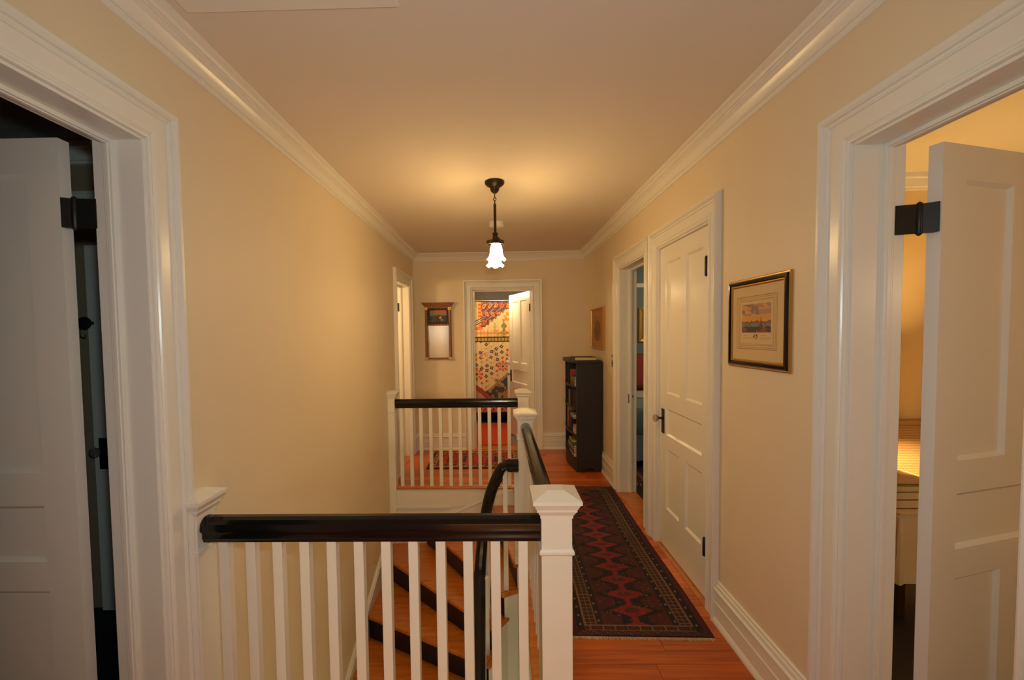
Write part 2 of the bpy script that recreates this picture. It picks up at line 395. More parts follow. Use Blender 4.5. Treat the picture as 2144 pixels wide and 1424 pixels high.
# ------------------------------------------------------------------ doors
def knob_set(parent, x, z, yface, out, plate=True):
    """black plate and glass knob on a face (local), out=-1/+1 along y"""
    pl = MB().box(x-0.024, x+0.024, min(yface, yface+out*0.004), max(yface, yface+out*0.004), z-0.085, z+0.085).build('escutcheon', IRON, parent, bevel=0.001)
    MB().lathe([(0.006, 0), (0.014, 0.002), (0.014, 0.008), (0.008, 0.012), (0.008, 0.030), (0.014, 0.034), (0.012, 0.040)], (x, yface, z+0.02), 16, None, 'y').build('knob_shank', IRON, pl, smooth=True) if out > 0 else \
    MB().lathe([(0.006, 0), (0.014, -0.002), (0.014, -0.008), (0.008, -0.012), (0.008, -0.030), (0.014, -0.034), (0.012, -0.040)], (x, yface, z+0.02), 16, None, 'y').build('knob_shank', IRON, pl, smooth=True)
    s = out
    MB().lathe([(0.010, 0.036*s), (0.022, 0.042*s), (0.027, 0.052*s), (0.025, 0.062*s), (0.015, 0.068*s), (0.0005, 0.069*s)], (x, yface, z+0.02), 12, None, 'y').build('knob', GLASS, pl)
def hinge(parent, x, y, z, hh=0.09, leaf=0.04, ang=0.0):
    """open butt hinge: knuckle at (x,y), two leaves"""
    hg = MB().lathe([(0.0005, -hh/2-0.006), (0.005, -hh/2-0.004), (0.0075, -hh/2), (0.0075, hh/2), (0.005, hh/2+0.005), (0.0005, hh/2+0.008)], (x, y, z), 12).build('hinge', IRON, parent, smooth=True)
    return hg
def door(name, label, wid, hei, loc, rz, knob_side='free', th=0.036, flip=1, knobs=(-1, 1)):
    root = empty(name, loc, rz); S(root, label, 'door')
    st, mu = 0.105, 0.085
    zs = [0.0, 0.275, 0.69, 0.785, 0.965, 1.07, hei-0.105, hei]
    f = MB(); y0, y1 = -th/2, th/2
    f.box(0, st, y0, y1, 0, hei).box(wid-st, wid, y0, y1, 0, hei)
    for a, c in ((0, 1), (2, 3), (4, 5), (6, 7)): f.box(st, wid-st, y0, y1, zs[a], zs[c])
    cx = wid/2
    f.box(cx-mu/2, cx+mu/2, y0, y1, zs[1], zs[2]).box(cx-mu/2, cx+mu/2, y0, y1, zs[5], zs[6])
    f.build('frame', TRIM, root)
    for (a, c, z0, z1) in ((st, cx-mu/2, zs[5], zs[6]), (cx+mu/2, wid-st, zs[5], zs[6]), (st, wid-st, zs[3], zs[4]), (st, cx-mu/2, zs[1], zs[2]), (cx+mu/2, wid-st, zs[1], zs[2])):
        p = MB().box(a, c, -0.006, 0.006, z0, z1).build('panel', TRIM, root)
        mo = MB(); q = 0.012
        for s in (-1, 1):                                  # sloped sticking around each panel
            o_, i_ = s*th/2*0.98, s*0.006
            co = [(a, z0), (c, z0), (c, z1), (a, z1)]; ci = [(a+q, z0+q), (c-q, z0+q), (c-q, z1-q), (a+q, z1-q)]
            for k in range(4):
                l = (k+1) % 4
                mo._q([(co[k][0], o_, co[k][1]), (co[l][0], o_, co[l][1]), (ci[l][0], i_, ci[l][1]), (ci[k][0], i_, ci[k][1])])
        mo.build('moulding', TRIM, p)
    for s in knobs: knob_set(root, wid-0.052, 0.87, s*th/2, s)
    return root
# near left door, swung into the left room, square to the wall
d1 = door('door_1', 'white panelled door standing open in the near left doorway', 0.74, 2.10, (-1.33, 1.3215, 0.012), R(180), knobs=(-1,))
# near right door, swung into the right room
d2 = door('door_2', 'white panelled door standing open in the near right doorway', 0.74, 2.045, (1.332, 1.352, 0.012), R(15.8), knobs=(1,))
# closed door (hinged on the near side): local +x runs along +y, face -x
d3 = door('door_3', 'closed white five panel door with glass knob on the right wall', 0.722, 2.055, (1.150, 2.304, 0.014), R(90), knobs=(1,))
# bathroom door
d4 = door('door_4', 'white panelled bathroom door standing half open', 0.74, 2.045, (0.432, 5.69, 0.014), R(110), knobs=(1,))
d5 = door('door_5', 'white panelled door folded back inside the far left doorway', 0.63, 2.06, (-1.285, 5.268, 0.012), R(180), knobs=())
# hinges (leaf plates and knuckles)
def leafbox(parent, name, pts, z0, z1, m=IRON):
    bb = MB().prism(pts, z0, z1); return bb.build(name, m, parent, bevel=0.0008)
def world_child(o, parent):
    o.parent = parent; bpy.context.view_layer.update(); o.matrix_parent_inverse = parent.matrix_world.inverted()
for (d, kx, ky, jx0, jx1, jy, ex, ey0, ey1, zz) in ((d1, -1.302, 1.318, -1.24, -1.300, 1.326, -1.328, 1.303, 1.318, (0.30, 1.888)), (d2, 1.297, 1.362, 1.24, 1.295, 1.379, 1.329, 1.334, 1.356, (0.30, 1.836))):
    for z in zz:
        hg = MB().lathe([(0.0005, -0.052), (0.006, -0.049), (0.0085, -0.045), (0.0085, 0.045), (0.006, 0.049), (0.0005, 0.053)], (kx, ky, z), 12).build('hinge', IRON, None, smooth=True)
        sx = 1 if kx > 0 else -1
        plate = MB()
        plate.prism([(jx0, jy-0.003), (jx1, ky-0.002), (jx1, ky+0.002), (jx0, jy+0.001)] if sx > 0 else [(jx1, ky-0.002), (jx0, jy-0.003), (jx0, jy+0.001), (jx1, ky+0.002)], z-0.045, z+0.045)
        plate.prism([(kx, ky-0.003), (ex, ey0), (ex+0.0025*sx, ey0), (ex+0.0025*sx, ey1), (kx, ky+0.003)] if sx > 0 else [(ex-0.0025, ey0), (ex, ey0), (kx, ky-0.003), (kx, ky+0.003), (ex-0.0025, ey1)], z-0.045, z+0.045)
        pl = plate.build('hinge_leaf', IRON, None)
        world_child(hg, d); world_child(pl, d)
for z in (0.31, 1.85):        # closed door knuckles at its near edge
    hg = MB().lathe([(0.0005, -0.056), (0.005, -0.054), (0.0095, -0.048), (0.0095, 0.048), (0.005, 0.054), (0.0005, 0.056)], (1.1225, 2.350, z), 12).build('hinge', IRON, None, smooth=True); world_child(hg, d3)
for z in (0.31, 1.84):
    hg = MB().box(0.405, 0.437, 5.655, 5.672, z-0.05, z+0.05).build('hinge', IRON, None); world_child(hg, d4)
    hg = MB().box(-1.238, -1.20, 5.238, 5.247, z-0.05, z+0.05).build('hinge', IRON, None); world_child(hg, d5)
# strike plate on the bedroom doorway lining
sp = MB().box(1.195, 1.222, 3.972, 3.981, 0.845, 0.93).box(1.222, 1.238, 3.972, 3.981, 0.895, 0.915).build('strike_plate', IRON, bpy.data.objects['trim_13'])

# ------------------------------------------------------------------ staircase
RZ = 0.19
LN = [((0.150, 3.14), (0.150, 4.19)), ((0.113, 3.11), (-0.068, 4.19)), ((0.015, 3.06), (-0.745, 4.19)), ((-0.055, 2.955), (XL, 3.92)), ((-0.100, 2.87), (XL, 3.375)), ((-0.12, 2.78), (XL, 2.985))]
for k in range(1, 8): LN.append(((-0.12, 2.78-0.215*k), (XL, 2.985-0.235*k)))
stairs = empty('staircase', (0, 0, -2.7)); tag(stairs, 'winding staircase with orange wooden treads and black risers', 'staircase')
def sp_(o): o.location = (0, 0, 2.7); return o
def off(l, d):
    (x0, y0), (x1, y1) = l; t = Vector((x1-x0, y1-y0)).normalized(); n = Vector((-t.y, t.x))   # toward the lower side
    if n.dot(Vector((-0.5, -1))) < 0: n = -n
    return ((x0+n.x*d, y0+n.y*d), (x1+n.x*d, y1+n.y*d))
for i in range(1, len(LN)):
    z = -RZ*i
    a = off(LN[i], 0.025); c = off(LN[i-1], -0.006)
    poly = [a[0], a[1]]
    if i == 3: poly.append((XL, 4.19))
    poly += [c[1], c[0]]
    poly = [(max(XL+0.012, p[0]), min(p[1], 4.185)) for p in poly]
    t = MB().prism(poly, z-0.030, z).build('tread', TREADW, stairs, bevel=0.008); sp_(t)
    # return nosing at the inner end
    e0 = Vector(a[0]); e1 = Vector(c[0]); d_ = (e1-e0).normalized()
    n_ = Vector((d_.y, -d_.x)); n_ = n_ if n_.x > 0 else -n_
    q = [e0 - d_*0.004, e1 + d_*0.02, e1 + d_*0.02 + n_*0.032, e0 - d_*0.004 + n_*0.032]
    r_ = MB().prism([(p.x, p.y) for p in q], z-0.028, z).build('return_nosing', TREADW, stairs, bevel=0.008); sp_(r_)
for i in range(0, len(LN)-1):
    z1 = -RZ*i - (0.028 if i == 0 else 0.030); z0 = -RZ*(i+1)
    (x0, y0), (x1, y1) = LN[i]; (u0, v0), (u1, v1) = off(LN[i], -0.018)
    rm = RISER if i else TRIM
    r_ = MB().prism([(x0, y0), (max(x1, XL+0.01), y1), (max(u1, XL+0.01), v1), (u0, v0)], z0, z1).build('riser', rm, stairs); sp_(r_)
# inner stringer wall below the tread ends, curving round the turn
inner = [LN[k][0] for k in range(len(LN))]
st = MB()
for i in range(1, len(inner)):
    (x0, y0), (x1, y1) = inner[i-1], inner[i]
    ex0, ey0, ex1, ey1 = x0+0.004, y0-0.004, x1+0.004, y1-0.004
    st.prism([(ex0, ey0), (ex1, ey1), (ex1+0.022, ey1-0.004), (ex0+0.022, ey0-0.004)], -2.7, -RZ*i-0.029)
sp_(st.build('stringer', TRIM, stairs))
# skirt boards on the left wall and far wall of the stairwell
def skirt(pts, fn, drop):
    n = len(pts); top = pts; bot = [(a, z-drop) for a, z in pts]
    s1 = MB(); poly = top + bot[::-1]
    s1.extr(poly, fn, 0.0, 0.012); 
    s2 = MB(); s2.extr([(a, z+0.03) for a, z in top] + [(a, z) for a, z in top[::-1]], fn, 0.0, 0.020)
    s2.extr([(a, z+0.012) for a, z in top] + [(a, z+0.004) for a, z in top[::-1]], fn, 0.0, 0.026)
    o1 = sp_(s1.build('skirt_board', TRIM, stairs)); o2 = s2.build('skirt_moulding', TRIM, o1)
skirt([(1.60, -1.45), (2.30, -1.14), (2.90, -0.885), (3.80, -0.50), (4.19, -0.40)], lambda p, t: (XL+t, p[0], p[1]), 0.5)
skirt([(XL, -0.36), (-0.62, -0.34), (-0.10, -0.12), (0.12, -0.05)], lambda p, t: (p[0], WY1-t, p[1]), 0.4)
# fascia boards under the floor edges
S(MB().box(XL+0.05, 0.14, WY1-0.016, WY1, -0.20, -0.026).box(XL+0.05, -0.5, WY1-0.022, WY1, -0.215, -0.198).build('trim_17', TRIM), 'white fascia board below the far landing edge', 'fascia')
S(MB().box(WX-0.012, WX, WY0, 3.10, -0.24, -0.026).box(WX-0.018, WX, WY0, 3.10, -0.255, -0.24).build('trim_18', TRIM), 'white fascia board below the corridor floor edge', 'fascia')

# ------------------------------------------------------------------ railings
SHARP = 24
RT = 0.865                                       # top of the level handrails
RAIL_P = [(-0.020, -0.088), (0.020, -0.088), (0.022, -0.080), (0.026, -0.074), (0.025, -0.060), (0.028, -0.050), (0.036, -0.046), (0.037, -0.036), (0.034, -0.020), (0.024, -0.007), (0.010, 0.0), (-0.010, 0.0), (-0.024, -0.007), (-0.034, -0.020), (-0.037, -0.036), (-0.036, -0.046), (-0.028, -0.050), (-0.025, -0.060), (-0.026, -0.074), (-0.022, -0.080)]
def newel(root, x, y, zbot=-0.25, wd=0.105, half=False):
    p = empty('newel_post', (x, y, 0)); p.parent = root
    hx = wd/2
    x0 = -hx
    sh = MB().box(-hx, hx, -hx, hx, zbot, 0.885).build('shaft', TRIM, p, bevel=0.003)
    c = MB(); w2 = wd
    def tier(a, z0, z1, a2=None): c.frustum(0, 0, w2+a, w2+(a if a2 is None else a2), z0, z1)
    tier(0.006, 0.872, 0.882); tier(0.008, 0.882, 0.898, 0.026); tier(0.030, 0.898, 0.906); tier(0.032, 0.906, 0.926, 0.052); tier(0.060, 0.926, 0.938)
    c.frustum(0, 0, w2+0.060, 0.055, 0.938, 0.960)
    c.build('cap', TRIM, p)
    k = MB(); k.frustum(0, 0, wd+0.004, wd+0.014, 0.742, 0.748).frustum(0, 0, wd+0.014, wd+0.014, 0.748, 0.756).frustum(0, 0, wd+0.014, wd+0.004, 0.756, 0.764)
    k.build('collar', TRIM, p)
    return p
def half_newel(root, x_wall, x_face, y, zbot, wd=0.098):
    p = empty('half_newel', (x_wall, y, 0)); p.parent = root
    L = x_face - x_wall; h_ = wd/2
    MB().box(0, L, -h_, h_, zbot, 0.885).build('shaft', TRIM, p, bevel=0.002)
    c = MB()
    def tier(a, z0, z1, a2=None):
        a2 = a if a2 is None else a2
        i = len(c.v); c.v += [(0, -h_-a, z0), (L+a, -h_-a, z0), (L+a, h_+a, z0), (0, h_+a, z0), (0, -h_-a2, z1), (L+a2, -h_-a2, z1), (L+a2, h_+a2, z1), (0, h_+a2, z1)]
        for f in ((0,3,2,1),(4,5,6,7),(0,1,5,4),(1,2,6,5),(2,3,7,6),(3,0,4,7)): c.f.append(tuple(i+k for k in f))
    tier(0.003, 0.872, 0.882); tier(0.004, 0.882, 0.898, 0.013); tier(0.015, 0.898, 0.906); tier(0.016, 0.906, 0.926, 0.026); tier(0.030, 0.926, 0.938); tier(0.030, 0.938, 0.958, -0.02)
    c.build('cap', TRIM, p)
    k = MB(); cc = c; c = k
    i0 = 0
    for (a, z0, z1) in ((0.005, 0.744, 0.750), (0.008, 0.750, 0.758), (0.004, 0.758, 0.764)):
        k.box(0, L+a, -h_-a, h_+a, z0, z1)
    k.build('collar', TRIM, p)
    return p
BW = 0.034
def balusters(root, pts, ztop, zbot=0.0):
    first = None
    for (x, y) in pts:
        if first is None:
            first = MB().box(-BW/2, BW/2, -BW/2, BW/2, zbot, ztop).build('baluster', TRIM, root, bevel=0.002, loc=(x, y, 0))
        else: link_copy(first, 'baluster', root, (x, y, 0))
YN, XN = 1.49, 0.190
near = empty('stair_railing', (0, YN, 0)); near.location = (0, 0, 0); tag(near, 'nearest white baluster railing with black handrail across the hall', 'railing')
MB().sweep(RAIL_P, [(-1.052, YN, RT), (XN-0.05, YN, RT)]).build('handrail', BLACKGLOSS, near, smooth=True)
half_newel(near, XL, -1.052, YN, -0.3)
newel(near, XN, YN)
balusters(near, [(-0.985 + 0.0965*i, YN) for i in range(12)], RT-0.08)
side = empty('stair_railing', (0, 0, 0)); tag(side, 'railing running along the rug side of the stairwell', 'railing')
XS = 0.185
MB().sweep(RAIL_P, [(XS, YN+0.05, RT), (XS, 3.04, RT)]).build('handrail', BLACKGLOSS, side, smooth=True)
newel(side, 0.182, 3.085)
balusters(side, [(XS, 1.615 + 0.0965*i) for i in range(15)], RT-0.08)
YR2 = 4.20
far = empty('stair_railing', (0, 0, 0)); tag(far, 'far railing in front of the small red rug and landing', 'railing')
MB().sweep(RAIL_P, [(-1.025, YR2, RT+.004), (0.18, YR2, RT+.004)]).build('handrail', BLACKGLOSS, far, smooth=True)
half_newel(far, XL, -1.025, YR2, -0.45, 0.10)
newel(far, 0.232, YR2)
balusters(far, [(-0.968 + 0.0965*i, YR2) for i in range(12)], RT-0.08)
# curved stair handrail
ctrl = [(0.135, 3.06, 0.600), (0.06, 3.068, 0.597), (0.02, 3.07, 0.580), (-0.02, 3.07, 0.535), (-0.055, 3.066, 0.44), (-0.085, 3.055, 0.33), (-0.115, 3.04, 0.16), (-0.138, 3.005, -0.02), (-0.150, 2.93, -0.17), (-0.150, 2.82, -0.275), (-0.148, 2.70, -0.36), (-0.140, 2.43, -0.55), (-0.13, 2.0, -0.90), (-0.12, 1.62, -1.22)]
def catmull(P, n=6):
    P = [Vector(p) for p in P]; out = []
    for i in range(len(P)-1):
        p0, p1, p2, p3 = P[max(i-1,0)], P[i], P[i+1], P[min(i+2,len(P)-1)]
        for k in range(n):
            t = k/n
            out.append(0.5*((2*p1) + (p2-p0)*t + (2*p0-5*p1+4*p2-p3)*t*t + (3*p1-p0-3*p2+p3)*t**3))
    out.append(P[-1]); return out
srail = empty('stair_railing', (0, 0, 0)); tag(srail, 'curved black stair handrail sweeping down from the middle newel post', 'railing')
path = catmull(ctrl)
# carry the side vector smoothly from the level start (-x direction) to the run toward the camera
def sweep_guided(prof, pts):
    rings = []; n = len(pts)
    for i, p in enumerate(pts):
        t = (pts[min(i+1,n-1)] - pts[max(i-1,0)]).normalized()
        f_ = min(1.0, max(0.0, (i/(n-1) - 0.05) / 0.45)); f_ = f_*f_*(3-2*f_)
        ang = R(90)*(1-f_)                       # side vector from +y (start) to -x (run toward the camera)
        sd = Vector((-math.cos(ang), math.sin(ang), 0))
        sd = (sd - t*sd.dot(t)).normalized(); up = sd.cross(t).normalized()
        rings.append([p + sd*a + up*b_ for a, b_ in prof])
    return MB().loft(rings)
sweep_guided([(a*1.1, b_*1.05) for a, b_ in RAIL_P], path).build('handrail', BLACKGLOSS, srail, smooth=True)
for (x, y, z0, z1) in ((0.118, 3.10, -0.19, 0.53), (0.035, 3.09, -0.38, 0.51), (-0.100, 3.05, -0.57, 0.12), (-0.105, 2.945, -0.76, -0.20), (-0.128, 2.85, -0.95, -0.31), (-0.128, 2.66, -1.14, -0.45), (-0.128, 2.45, -1.33, -0.60)):
    MB().box(-BW/2, BW/2, -BW/2, BW/2, z0, z1).build('baluster', TRIM, srail, bevel=0.002, loc=(x, y, 0))

SHARP = 40
# ------------------------------------------------------------------ pendant light
PX, PY = -0.014, 2.955
pend = empty('pendant_light', (PX, PY, ZC)); tag(pend, 'dark bronze pendant with two lit ruffled glass shades', 'pendant light')
MB().lathe([(0.064, 0.0), (0.066, -0.006), (0.066, -0.014), (0.060, -0.022), (0.044, -0.034), (0.032, -0.042), (0.030, -0.056), (0.024, -0.068), (0.012, -0.078), (0.004, -0.082)], (0, 0, 0), 32, None, 'z', True).build('canopy', BRONZE, pend, smooth=True)
MB().tube([(0, 0, -0.080), (0, 0, -0.108)], 0.0035).build('hook', BRONZE, pend)
ring_pts = [(0.009*math.cos(t), 0, -0.118+0.010*math.sin(t)) for t in [2*math.pi*k/16 for k in range(17)]]
MB().tube(ring_pts, 0.003).build('link', BRONZE, pend)
MB().tube([(0, 0, -0.126), (0, 0, -0.152)], 0.004).build('hook', BRONZE, pend)
MB().lathe([(0.0085, -0.15), (0.0095, -0.152), (0.0095, -0.338), (0.016, -0.342), (0.020, -0.350), (0.020, -0.356), (0.015, -0.362), (0.018, -0.372), (0.016, -0.388), (0.022, -0.396), (0.022, -0.41)], (0, 0, 0), 16, None, 'z', True).build('stem', BRONZE, pend, smooth=True)
MB().lathe([(0.0005, -0.396), (0.058, -0.398), (0.060, -0.398), (0.060, -0.424), (0.058, -0.424), (0.058, -0.400)], (0, 0, 0), 32).build('hoop', BRONZE, pend, smooth=True)
MB().box(-0.058, 0.058, -0.006, 0.006, -0.404, -0.399).box(-0.007, 0.007, -0.13, 0.13, -0.410, -0.398).build('crossbar', BRONZE, pend)
SH = [(0.021, 0.0), (0.026, -0.004), (0.036, -0.018), (0.043, -0.045), (0.046, -0.075), (0.049, -0.092), (0.057, -0.106), (0.066, -0.114)]
def ruffle(r, z, t):
    k = max(0.0, (-z-0.07)/0.044)
    return r*(1+0.06*k*math.cos(6*t)), z + 0.006*k*math.cos(6*t+0.6)
for dy, dx in ((-0.105, 0.006), (0.155, -0.004)):
    MB().lathe([(0.010, -0.398), (0.024, -0.402), (0.030, -0.432), (0.031, -0.440), (0.024, -0.440), (0.004, -0.434)], (dx, dy, 0), 20, None, 'z', True).build('socket', BRONZE, pend, smooth=True)
    prof = [(r*0.92, z-0.430) for r, z in SH]
    rr = lambda r, z, t: (lambda q: (q[0], q[1]-0.430))(ruffle(r, z+0.430, t))
    s = MB().lathe(prof, (dx, dy, 0), 36, rr).build('glass_shade', GLOWGLASS, pend, smooth=True)
    MB().lathe([(0.0005, -0.522), (0.012, -0.526), (0.018, -0.538), (0.017, -0.549), (0.010, -0.557), (0.0005, -0.560)], (dx, dy, 0), 16).build('bulb', BULB, pend, smooth=True)
# smoke detector
sd = empty('smoke_detector', (-0.004, 4.03, ZC)); tag(sd, 'round white smoke detector on the ceiling behind the pendant', 'smoke detector')
MB().lathe([(0.070, 0), (0.070, -0.012), (0.066, -0.013)], (0, 0, 0), 32).build('base', PLASTIC, sd, smooth=True)
MB().lathe([(0.066, -0.012), (0.066, -0.017), (0.070, -0.018), (0.069, -0.036), (0.060, -0.044), (0.0005, -0.046)], (0, 0, 0), 32).build('cover', PLASTIC, sd, smooth=True)
MB().lathe([(0.012, -0.045), (0.012, -0.048), (0.0005, -0.048)], (0.03, -0.02, 0), 12).build('test_button', PLASTIC, sd)

# ------------------------------------------------------------------ colour-printed grids
def grid_print(name, m, parent, nu, nv, pos, colf):
    """pos(u,v)->xyz arrays, colf(u,v)->rgb arrays (linear), u,v in 0..1"""
    u, v = np.meshgrid(np.linspace(0, 1, nu), np.linspace(0, 1, nv))
    u = u.ravel(); v = v.ravel()
    P = np.stack(pos(u, v), 1).astype(np.float32)
    C = np.clip(np.stack(colf(u, v), 1), 0, 1).astype(np.float32)
    idx = np.arange(nu*nv).reshape(nv, nu)
    q = np.stack([idx[:-1,:-1], idx[:-1,1:], idx[1:,1:], idx[1:,:-1]], -1).reshape(-1, 4)
    me = bpy.data.meshes.new(name)
    me.vertices.add(len(P)); me.vertices.foreach_set('co', P.ravel())
    me.loops.add(q.size); me.loops.foreach_set('vertex_index', q.ravel().astype(np.int32))
    me.polygons.add(len(q)); me.polygons.foreach_set('loop_start', np.arange(0, q.size, 4, dtype=np.int32)); me.polygons.foreach_set('loop_total', np.full(len(q), 4, dtype=np.int32))
    me.update(calc_edges=True)
    a = me.color_attributes.new('print', 'FLOAT_COLOR', 'POINT')
    a.data.foreach_set('color', np.concatenate([C, np.ones((len(C), 1), np.float32)], 1).ravel())
    me.materials.append(m); me.polygons.foreach_set('use_smooth', [True]*len(q)); me.validate()
    o = bpy.data.objects.new(name, me); COL.objects.link(o)
    if parent: o.parent = parent
    return o
class Paint:
    def __init__(s, n, base): s.c = np.tile(np.array(lin(*base)), (n, 1))
    def put(s, mask, rgb): s.c[mask] = lin(*rgb)
    def mul(s, f): s.c *= np.asarray(f)[:, None]
    def out(s): return s.c[:,0], s.c[:,1], s.c[:,2]
def hsh(a, b, k=0.0):
    v = np.sin(a*127.1 + b*311.7 + k*74.7)*43758.5453
    return v - np.floor(v)
def vnoise(x, y, k=0.0):
    xi, yi = np.floor(x), np.floor(y); fx, fy = x-xi, y-yi
    fx = fx*fx*(3-2*fx); fy = fy*fy*(3-2*fy)
    return (hsh(xi, yi, k)*(1-fx)+hsh(xi+1, yi, k)*fx)*(1-fy) + (hsh(xi, yi+1, k)*(1-fx)+hsh(xi+1, yi+1, k)*fx)*fy

# runner rug
RW, RL = 0.690, 2.07
def runner_col(u, v):
    X = (u-0.5)*RW; Y = v*RL; a = np.abs(X); e = RW/2 - a; ed = np.minimum(Y, RL-Y)
    P = Paint(len(u), (66, 19, 22))
    fr = 0.145; tri = np.abs(((Y-0.05)/fr) % 1 - 0.5)*2            # 0..1 zigzag
    step = np.round(tri*7)/7
    r = 0.016 + 0.096*np.clip(step*1.6-0.52, 0, 1)
    wig = (hsh(np.floor(X*120), np.floor(Y*120)) - 0.5)*0.006
    P.put((a < r+0.055+wig), (16, 13, 17)); P.put(a < r+wig, (116, 22, 22))
    P.put((a < r*0.35+wig) & (tri > 0.75), (70, 26, 28))
    # small side triangles between the zigzags
    r2 = 0.215 - 0.06*(1-step); P.put((a > r2) & (a < 0.205) & (hsh(np.floor(X*70), np.floor(Y*70)) > 0.35), (74, 20, 22))
    sp = hsh(np.floor(X*160), np.floor(Y*160), 3) > 0.965; P.put(sp & (a < 0.2), (92, 66, 50))
    # inner dark guard with dots
    def dots(c0, wdt, ph):
        dd = np.abs(e-c0); yy = np.abs(((Y+ph)/0.072) % 1 - 0.5)*0.072
        return (dd < wdt) & (yy < 0.007)
    P.put((e > 0.135) & (e < 0.170), (20, 12, 16)); P.put((e > 0.135) & (e < 0.141), (70, 18, 18))
    P.put(dots(0.152, 0.0045, 0.0), (128, 112, 88))
    # ladder border
    lad = (e > 0.076) & (e < 0.136); P.put(lad, (42, 20, 18))
    ph = (Y/0.030) % 1
    P.put(lad & ((ph < 0.16) | (np.abs(e-0.106) < 0.003)) , (112, 82, 54))
    P.put(lad & (np.abs(e-0.106) > 0.014) & (np.abs(ph-0.55) < 0.22), (70, 22, 20))
    P.put((e > 0.074) & (e < 0.081) | (e > 0.131) & (e < 0.137), (120, 86, 54))
    # outer guards
    P.put((e > 0.034) & (e < 0.074), (18, 12, 16)); P.put((e > 0.068) & (e < 0.074), (64, 16, 18)); P.put(dots(0.052, 0.0045, 0.03), (124, 106, 82))
    P.put((e > 0.006) & (e < 0.034), (72, 16, 22)); P.put(e < 0.007, (24, 14, 14))
    # ends
    en = ed < 0.075; inx = e > 0.074
    P.put(en & inx, (34, 16, 18)); cell = ((X/0.062) % 1)
    P.put(en & inx & (ed > 0.036) & ((cell < 0.14)), (104, 74, 46)); P.put(en & inx & (ed > 0.045) & (ed < 0.066) & (np.abs(cell-0.55) < 0.28), (70, 22, 20))
    P.put(inx & ((np.abs(ed-0.072) < 0.0035) | (np.abs(ed-0.037) < 0.003)), (112, 84, 56))
    low = ed < 0.034; P.put(low & (e > 0.03), (20, 14, 18))
    zz = np.abs(((X+ (ed)*2.2)/0.05) % 1 - 0.5); P.put(low & (e > 0.03) & (zz < 0.07) & (ed > 0.006), (104, 84, 62)); P.put(low & (e > 0.03) & (np.abs(zz-0.35) < 0.06), (96, 22, 26))
    P.put((ed < 0.006), (60, 20, 20))
    P.mul(0.82 + 0.36*hsh(np.floor(X*230), np.floor(Y*230), 9)); P.mul(0.85+0.3*vnoise(X*4, Y*4, 2))
    return P.out()
rug = empty('runner_rug', (0.690, 2.062, 0.0), R(-1.15)); tag(rug, 'long dark red and black patterned runner rug along the corridor', 'rug')
MB().box(-RW/2, RW/2, 0, RL, 0.0015, 0.008).build('backing', mat('rug_back', lin(40, 18, 18), 0.95), rug)
grid_print('pile', RUGM, rug, 150, 440, lambda u, v: ((u-0.5)*RW + 0.004*np.sin(v*9), v*RL, 0.0092 + 0.0016*vnoise(u*9, v*40)), runner_col)
fb = MB()
for i in range(230):
    x = -RW/2 + RW*(i+0.5)/230; l = random.uniform(0.012, 0.024)
    for (y0, s) in ((0.002, -1), (RL-0.002, 1)):
        dx = random.uniform(-0.004, 0.004); fb._q([(x-0.0014, y0, 0.005), (x+0.0014, y0, 0.005), (x+0.0012+dx, y0+s*l, 0.0022), (x-0.0012+dx, y0+s*l, 0.0022)])
tag(fb.build('fringe', FRINGE, rug), kind='stuff')

# small red rug on the far landing
SW, SL = 1.08, 0.70
def small_col(u, v):
    X = (u-0.5)*SW; Y = (v-0.5)*SL; e = np.minimum(SW/2-np.abs(X), SL/2-np.abs(Y))
    P = Paint(len(u), (166, 36, 22))
    P.put((np.abs(np.sin(X*34)*np.cos(Y*30)) > 0.78), (70, 36, 34)); P.put(hsh(np.floor(X*60), np.floor(Y*60)) > 0.88, (170, 104, 72))
    P.put((np.abs(np.sin(X*17+0.7)) > 0.93) & (np.abs(Y) < 0.10), (60, 40, 60))
    bd = e < 0.13; P.put(bd, (150, 100, 58)); P.put(bd & (np.sin(X*62)*np.sin(Y*62) > 0.25), (92, 46, 28)); P.put(bd & (np.sin(X*62+1.6)*np.sin(Y*62+1.6) < -0.35), (190, 146, 90))
    for a in (0.128, 0.10, 0.03): P.put(np.abs(e-a) < 0.005, (50, 22, 18))
    P.put(e < 0.022, (60, 22, 18)); P.put((e > 0.022) & (e < 0.03), (120, 84, 52))
    P.mul(0.8 + 0.4*hsh(np.floor(X*200), np.floor(Y*200), 4)); return P.out()
rug2 = empty('small_rug', (-0.285, 5.08, 0.0)); tag(rug2, 'small red oriental rug on the far landing behind the railing', 'rug')
MB().box(-SW/2, SW/2, -SL/2, SL/2, 0.0015, 0.007).build('backing', MATS['rug_back'], rug2)
grid_print('pile', RUGM, rug2, 200, 130, lambda u, v: ((u-0.5)*SW, (v-0.5)*SL, 0.0082 + 0*u), small_col)

# ------------------------------------------------------------------ framed prints
def frame_sweep(rects):
    """nested rectangle loops: list of (inset, height); returns builder in (a, b, h) space for half sizes A,B"""
    def mk(A, B, fn):
        rings = []
        for k, (sx, sy) in enumerate(((-1,-1),(1,-1),(1,1),(-1,1),(-1,-1))):
            rings.append([fn(sx*(A-i), sy*(B-i), h) for i, h in rects])
        return MB().loft(rings, True, False)
    return mk
